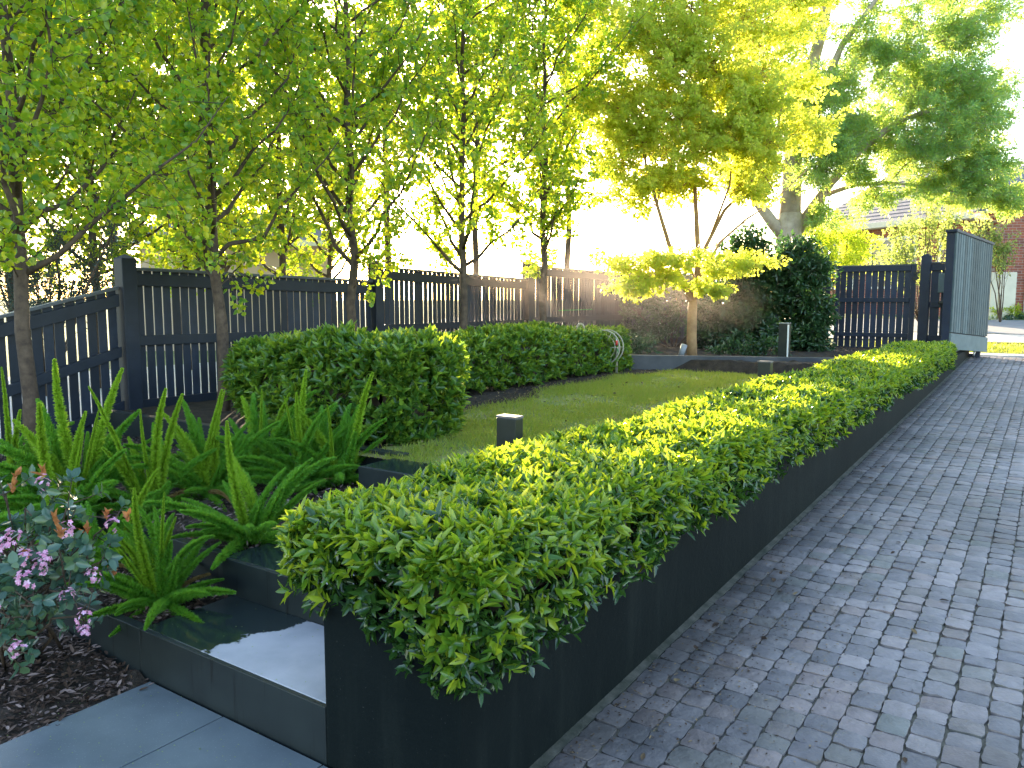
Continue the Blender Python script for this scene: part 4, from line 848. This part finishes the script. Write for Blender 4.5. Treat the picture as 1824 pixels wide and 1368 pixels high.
for (x, y, d) in tips:
    c = oq(x, y, d); b0 = hb+np.array([rng.normal(0, .05), rng.normal(0, .05), 0])
    lp = T.limb(curve(b0, c, (0, 0, .05), 7, .12), .008, .003, 5)
    for j in range(7):
        a = lp[3+int(rng.random()*5) if rng.random() < .6 else 7-int(rng.random()*2)]; qn = a+rdir(1)[0]*rng.uniform(.05, .13)+np.array([0, 0, .03])
        T.limb([a, (a+qn)/2, qn], .003, .0015, 3)
        v_ = unit(qn-a); kk = 6; ph = rng.uniform(0, 6.28)+np.arange(kk)*2.4; U = unit(np.cross(v_, rdir(1)[0])); Vv = np.cross(v_, U)
        rad = U*np.cos(ph)[:, None]+Vv*np.sin(ph)[:, None]; T.add(np.repeat(qn[None], kk, 0)-v_*rng.uniform(0, .05, (kk, 1)), rad+v_*.6, v_[None]-rad*.5+rng.normal(0, .2, (kk, 3)))
T.wood.build('stems', M['bark'], hw, smooth=True)
P = np.concatenate(T.P); n = len(P); v, f = leaves_np(P, np.concatenate(T.A), np.concatenate(T.Nn), rng.uniform(.030, .055, n), rng.uniform(.020, .030, n), fold=.12, tip=.42); mesh_np('foliage', v, f, M['raph_leaf'], hw)
def flower_cluster(seed, nf=16):
    r_ = np.random.default_rng(seed); P = []; A = []; Nn = []
    for i in range(nf):
        c = unit(r_.normal(size=3)+np.array([0, 0, .5]))*np.array([.024, .024, .030])*r_.uniform(.6, 1.1); nrm = unit(c+np.array([0, 0, .01])+r_.normal(0, .008, 3))
        U = unit(np.cross(nrm, r_.normal(size=3))); Vv = np.cross(nrm, U)
        for j in range(5):
            ph = j*1.2566; rd = U*math.cos(ph)+Vv*math.sin(ph); P.append(c); A.append(rd+nrm*.35); Nn.append(nrm-rd*.3)
    v, f = leaves_np(np.array(P), np.array(A), np.array(Nn), .0095, .0060, fold=.1, tip=.45)
    o = mesh_np('flower_cluster', v, f, M['pink']); me = o.data; bpy.data.objects.remove(o); return me
FC = [flower_cluster(i) for i in range(3)]
for i, (x, y, d) in enumerate([(78, 862, 2.7), (120, 945, 2.62), (22, 955, 2.55), (75, 997, 2.5), (72, 1012, 2.52), (44, 995, 2.5), (40, 1035, 2.42), (165, 1025, 2.62), (120, 1062, 2.5), (200, 934, 2.85), (148, 1100, 2.48), (148, 1125, 2.5), (32, 1155, 2.32), (10, 970, 2.5), (-15, 1080, 2.4), (5, 975, 2.6)]):
    o = bpy.data.objects.new('flower_cluster', FC[i % 3]); C.objects.link(o); o.parent = hw; o.location = Vector(px(x, y, d))-hw.location; o.rotation_euler = (rng.normal(0, .3), rng.normal(0, .3), i*1.7); s_ = rng.uniform(.85, 1.25); o.scale = (s_, s_, s_)
BP = []; 
for (x, y, d) in [(100, 920, 2.6), (108, 942, 2.58), (152, 940, 2.7), (190, 912, 2.85), (228, 915, 2.9), (28, 845, 2.75), (22, 862, 2.7), (203, 1010, 2.75), (45, 982, 2.6), (75, 835, 2.75)]: BP.append(px(x, y, d))
v, f = sprigs(np.array(BP), np.tile([[0.1, -.1, 1.0]], (len(BP), 1)), 5, .040, .020, tilt=(.2, .6)); mesh_np('young_leaves', v, f, M['bronze_leaf'], hw)

# ================================================================== HOSE REEL, TAP, SPOT
hr = empty('hose_reel', px(1078, 655, 11.6)*np.array([1, 1, 0])+np.array([0, 0, .55])); tag(hr, 'pale wire hose reel at the end of the long hedge', 'hose reel')
c = px(1078, 618, 11.6); vx = unit(np.array([.75, -.35, 0])); 
def circ(cc, r, n=28, ax=vx): return [cc+ax*r*math.cos(a)+ZV*r*math.sin(a) for a in np.linspace(0, 2*math.pi, n, endpoint=False)]
nx = np.cross(vx, ZV)
for off in (-.09, .09):
    w_ = MB(); w_.tube(circ(c+nx*off, .25), .010, 6, closed=True); w_.tube(circ(c+nx*off, .18), .006, 6, closed=True)
    for k in range(6):
        a = k*math.pi/3; w_.tube([c+nx*off, c+nx*off+vx*.25*math.cos(a)+ZV*.25*math.sin(a)], .006, 5)
    w_.build('wheel', M['pvc'], hr, smooth=True)
MB().tube([c-nx*.10, c+nx*.10], .05, 10).build('drum', M['pvc'], hr, smooth=True)
MB().tube([c-vx*.1-nx*.1-ZV*.3, c-nx*.1, c+vx*.1-nx*.1-ZV*.3], .010, 6).tube([c-vx*.1+nx*.1-ZV*.3, c+nx*.1, c+vx*.1+nx*.1-ZV*.3], .010, 6).build('stand', M['pvc'], hr, smooth=True)
hq = [px(1018, 590, 11.9), px(1018, 578, 11.9), px(1020, 573, 11.9)]
hl = MB(); hb_ = px(1034, 585, 11.9); hl.tube([hb_+vx*.06*math.cos(a)+ZV*.07*math.sin(a) for a in np.linspace(math.pi, 0, 9)], .016, 6); hl.tube([hb_-vx*.06, hb_-vx*.06-ZV*.5], .016, 6); hl.tube([hb_+vx*.06, hb_+vx*.06-ZV*.5], .016, 6); hl.build('handle', M['pvc'], hr, smooth=True)
tp_ = empty('garden_tap', px(1098, 655, 11.6)*np.array([1, 1, 0])+np.array([0, 0, .55])); tag(tp_, 'garden tap on a pale standpipe with a red fitting beside the hose reel', 'tap')
b0 = np.array(tp_.location); b1 = px(1093, 605, 11.6); MB().tube([b0-ZV*.02, np.array([b0[0], b0[1], b1[2]-.03]), b1], .022, 8).build('standpipe', M['pvc'], tp_, smooth=True)
b2 = px(1098, 604, 11.55); MB().tube([b1, b2, b2-ZV*.05], .012, 8).build('spout', M['steel'], tp_, smooth=True)
MB().tube([b2-ZV*.02, b2-ZV*.09], .020, 8).build('fitting', M['red'], tp_, smooth=True)
MB().tube([b2-ZV*.09, b2-ZV*.2+vx*.03, b2-ZV*.32-vx*.01, b2-ZV*.42-vx*.10], .008, 6).build('hose', M['green_hose'], tp_, smooth=True)
sp_ = empty('spotlight', px(1216, 638, 12.5)*np.array([1, 1, 0])+np.array([0, 0, .68])); tag(sp_, 'small grey tilted spotlight left of the maple trunk', 'spotlight')
a = px(1212, 636, 12.5); b = px(1219, 614, 12.45); MB().tube([a, b], [.045, .05], 10).build('body', M['greyplastic'], sp_, smooth=True); MB().tube([np.array([a[0], a[1], .62]), a+ZV*.02], .012, 6).build('spike', M['steel'], sp_)
gc = empty('garden_stake', px(1030, 552, 13.0)); tag(gc, 'thin green cane lying along the fence rail above the hose reel', 'cane'); MB().tube([px(995, 553, 13), px(1055, 551, 13.2)], .008, 6).build('cane', M['green_hose'], gc)

# ================================================================== HOUSES
bh = empty('brick_house', (0, 0, 0)); fa = np.array([.383, -.924, 0]); fa = unit(fa); nf = np.array([-fa[1], fa[0], 0]); nf = nf if nf[1] < 0 else -nf  # facade runs towards us
c0 = px(1725, 389, 26.0); ez = c0[2]; gz = 1.0
org = np.array([c0[0], c0[1], gz])
bh.location = tuple(org); th = math.atan2(fa[1], fa[0]); bh.rotation_euler = (0, 0, th)
tag(bh, 'single storey red brick house with a tiled roof beyond the gates', 'house')
# local frame: x along the facade (towards the camera positive), y to the left of it is away; house body on +y side
sgn = 1.0
H_ = ez-gz
MB().box(-6.6, 0, 0, 9, -.8, H_).build('wall', M['brick_x'], bh, world=False)
def hwin(x0, x1, z0, z1):
    w = MB().box(x0, x1, -.05, -.004, z0, z1); fr_ = MB()
    for (a, b_, c_, d_) in ((x0, x1, z1-.09, z1), (x0, x1, z0, z0+.09), (x0, x0+.09, z0+.091, z1-.091), (x1-.09, x1, z0+.091, z1-.091), ((x0+x1)/2-.04, (x0+x1)/2+.04, z0+.091, z1-.091)): fr_.box(a, b_, -.07, -.002, c_, d_)
    f_ = fr_.build('window', M['white'], bh, world=False); g_ = MB().box(x0+.09, x1-.09, -.03, -.003, z0+.09, z1-.09).build('pane', M['glass'], f_, world=False)
hwin(-3.9, -1.9, 1.0, 2.85); hwin(-1.0, -.15, 1.0, 2.85); hwin(-6.2, -4.6, 1.0, 2.85)
MB().box(-6.9, .5, -.55, -.42, H_-.06, H_+.14).build('gutter', M['cream'], bh, world=False, bevel=.01)
MB().box(-6.9, .5, -.419, -.001, H_-.04, H_-.01).build('soffit', M['white'], bh, world=False)
# tiled roof: stepped courses rising from the gutter
mb = MB(); nc = 16
for i in range(nc):
    y0 = -.5+i*.31; z0_ = H_+.10+i*.165; mb.hexa([(-7.1, y0, z0_), (.6-i*.28, y0, z0_), (.6-i*.28, y0+.33, z0_+.155), (-7.1, y0+.33, z0_+.155), (-7.1, y0, z0_+.045), (.6-i*.28, y0, z0_+.045), (.6-i*.28, y0+.33, z0_+.19), (-7.1, y0+.33, z0_+.19)])
mb.build('roof', M['roof'], bh, world=False)
# hip end of the roof
mb = MB()
for i in range(nc):
    x1 = .7-i*.28; y0 = -.5+i*.31; y1 = 9.5-i*.31; z0_ = H_+.10+i*.165
    mb.hexa([(x1-.30, y0+.34, z0_+.155), (x1, y0+.02, z0_), (x1, y1, z0_), (x1-.30, y1-.3, z0_+.155), (x1-.30, y0+.34, z0_+.188), (x1, y0+.02, z0_+.043), (x1, y1, z0_+.043), (x1-.30, y1-.3, z0_+.188)])
mb.build('roof', M['roof'], bh, world=False)
# brick wing nearer the street
wg = empty('brick_wing', (0, 0, 0)); tag(wg, 'red brick wing with a white downpipe at the right edge of the photo', 'house')
o_ = px(1745, 560, 25.6); wg.location = (o_[0], o_[1], .98); wg.rotation_euler = (0, 0, R(-8))
MB().box(.35, 7, 0, 6, -.8, 3.9).build('wall', M['brick_x'], wg, world=False)
MB().box(1.28, 1.42, -.14, -.01, -.1, 3.9).build('downpipe', M['white'], wg, world=False, bevel=.02)
MB().box(-.1, 7.4, -.5, 6.4, 3.95, 4.1).build('fascia', M['cream'], wg, world=False)
MB().hexa([(-.2, -.6, 4.1), (7.5, -.6, 4.1), (7.5, 6.5, 4.1), (-.2, 6.5, 4.1), (2.6, 2.2, 5.6), (4.7, 2.2, 5.6), (4.7, 3.7, 5.6), (2.6, 3.7, 5.6)]).build('roof', M['roof'], wg, world=False)
w_ = MB().box(1.9, 3.3, -.06, -.004, 1.1, 2.6).build('window', M['white'], wg, world=False); MB().box(2.0, 3.2, -.07, -.0605, 1.2, 2.5).build('pane', M['glass'], w_, world=False)
sg = empty('side_gate', (0, 0, 0)); o_ = px(1762, 560, 24.9); sg.location = (o_[0], o_[1], .92); tag(sg, 'cream painted side gate and panel beside the brick wing', 'gate')
MB().box(.0, .25, 0, .06, 0, 1.55).build('panel', M['cream'], sg, world=False, bevel=.01); MB().box(.26, .78, -.03, .04, 0, 1.55).build('door', M['cream'], sg, world=False, bevel=.01); MB().box(.30, .33, -.06, -.031, .8, .86).build('handle', M['blackmetal'], sg, world=False)
# beige neighbour house behind the left fence
nb = empty('beige_house', (0, 0, 0)); o_ = px(250, 480, 20); nb.location = (o_[0], o_[1], .3); nb.rotation_euler = (0, 0, R(12)); tag(nb, 'pale beige rendered house glimpsed between the pear trees beyond the left fence', 'house')
MB().box(0, 4.6, 0, 4, -.4, 2.75).build('wall', M['beige'], nb, world=False)
MB().hexa([(-.4, -.4, 2.751), (5.0, -.4, 2.751), (5.0, 4.4, 2.751), (-.4, 4.4, 2.751), (.8, 1.6, 3.7), (3.8, 1.6, 3.7), (3.8, 2.4, 3.7), (.8, 2.4, 3.7)]).build('roof', M['roof'], nb, world=False)
MB().box(-.45, 5.05, -.5, -.401, 2.68, 2.82).build('gutter', M['white'], nb, world=False)

# ================================================================== MULCH AND LITTER
def chips(name, P, L, Wd, mat, label, cat, flat=.25):
    n = len(P); A = rng.normal(size=(n, 3)); A[:, 2] *= flat; Nn = rng.normal(0, flat, (n, 3)); Nn[:, 2] = 1
    v, f = leaves_np(P, A, Nn, rng.uniform(L*.4, L*1.3, n), rng.uniform(Wd*.5, Wd*1.3, n), fold=.12, droop=.05, tip=.42)
    return tag(mesh_np(name, v, f, mat), label, cat, kind='stuff')
def stP(s, t, z):
    return np.stack([O0[0]+D[0]*s+N[0]*t, O0[1]+D[1]*s+N[1]*t, z], 1)
def rnd_st(n, s0, s1, t0, t1, z, zr=.02): return stP(rng.uniform(s0, s1, n), rng.uniform(t0, t1, n), z+rng.uniform(0, zr, n))
n = 9000; s_ = rng.uniform(-1.2, -.01, n); t_ = rng.uniform(1.62, 3.4, n); P0_ = stP(s_, t_, -.022+.05*np.clip((t_-1.66)/.4, 0, 1)+rng.uniform(0, .02, n))
P = np.concatenate([P0_, rnd_st(3500, .06, .50, 1.76, 3.6, .19), rnd_st(8000, .56, 2.08, 1.84, 5.6, .36)])
chips('bark_mulch', P, .042, .013, M['mulch'], 'dark bark chip mulch covering the fern and flower beds', 'mulch')
n = 4200; s_ = rng.uniform(2.4, 9.2, n); e = lawn_edge(s_); t_ = e+rng.exponential(.22, n)-.08; P = stP(s_, t_, .545+rng.uniform(0, .01, n))
chips('hedge_bed_litter', P, .030, .012, M['litter'], 'brown leaf litter on the bare soil between lawn and hedge', 'leaf litter')
n = 2600; s_ = .6+rng.normal(1.3, 1.0, n); t_ = -.12-np.abs(rng.normal(0, .32, n)); k = rng.random(n) < .5; t_[k] = -.06-np.abs(rng.normal(0, .03, k.sum())); s_[k] = rng.uniform(-1, 14, k.sum())
P = stP(s_, t_, drive_z(s_)+.004+rng.uniform(0, .004, n)); chips('driveway_litter', P, .014, .006, M['litter'], 'small dry crumbs of leaf litter scattered on the cobbles beside the planter', 'leaf litter', .1)
n = 90; s_ = rng.uniform(-.5, 12, n); t_ = -.06-rng.exponential(.5, n).clip(0, 3); P = stP(s_, t_, drive_z(s_)+.008); chips('fallen_leaves', P, .045, .022, M['litter'], 'scattered fallen leaves lying on the cobbled driveway', 'fallen leaves', .12)
n = 160; P = rnd_st(n, 2.2, 9, .9, 3.2, .575, .01); chips('lawn_leaves', P, .04, .02, M['litter'], 'a few dry leaves and clippings lying on the lawn', 'fallen leaves', .3)
n = 260; P = np.concatenate([rnd_st(n, -1.1, -.01, .62, 1.9, .002, .002), rnd_st(40, .02, .46, .62, 1.7, .207, .002)]); chips('patio_litter', P, .008, .004, M['pale_leaf'], 'tiny pale specks of debris on the patio paving', 'leaf litter', .05)

# ================================================================== SPRINKLER MIST (real thin droplets in front of the back fence)
def mist():
    m = bpy.data.materials.new('water_mist'); m.use_nodes = True; nt = m.node_tree; nt.nodes.remove(nt.nodes['Principled BSDF'])
    v = nt.nodes.new('ShaderNodeVolumePrincipled'); v.inputs['Color'].default_value = (1, .86, .80, 1); v.inputs['Anisotropy'].default_value = .55
    nt.links.new(v.outputs[0], nt.nodes['Material Output'].inputs['Volume'])
    tc = nt.nodes.new('ShaderNodeTexCoord'); vm = nt.nodes.new('ShaderNodeVectorMath'); vm.operation = 'MULTIPLY_ADD'
    nt.links.new(tc.outputs['Generated'], vm.inputs[0]); vm.inputs[1].default_value = (2, 2, 2); vm.inputs[2].default_value = (-1, -1, -1)
    ln = nt.nodes.new('ShaderNodeVectorMath'); ln.operation = 'LENGTH'; nt.links.new(vm.outputs[0], ln.inputs[0])
    mr = nt.nodes.new('ShaderNodeMapRange'); nt.links.new(ln.outputs['Value'], mr.inputs[0]); mr.inputs[1].default_value = 1.0; mr.inputs[2].default_value = .25; mr.inputs[3].default_value = 0; mr.inputs[4].default_value = .024; mr.interpolation_type = 'SMOOTHSTEP'
    nt.links.new(mr.outputs[0], v.inputs['Density'])
    vs = []; fs = []; nu, nv = 20, 10; c = W(9.8, 4.9, 1.45)
    for j in range(1, nv):
        for i in range(nu):
            a = 2*math.pi*i/nu; b = math.pi*j/nv; l = np.array([4.2*math.sin(b)*math.cos(a), 3.0*math.sin(b)*math.sin(a), 1.15*math.cos(b)])
            vs.append(l)
    vs += [ZV*1.15, -ZV*1.15]
    for j in range(nv-2):
        for i in range(nu): fs.append((j*nu+i, (j+1)*nu+i, (j+1)*nu+(i+1) % nu, j*nu+(i+1) % nu))
    for i in range(nu): fs.append((len(vs)-2, i, (i+1) % nu)); fs.append((len(vs)-1, (nv-2)*nu+(i+1) % nu, (nv-2)*nu+i))
    mo = MB().add(vs, fs).build('water_mist', m); mo.location = c; mo.rotation_euler = (0, 0, ANG)
    tag(mo, 'fine sunlit sprinkler mist drifting in front of the back fence', 'mist', kind='stuff')
mist()
scene.cycles.volume_bounces = 0
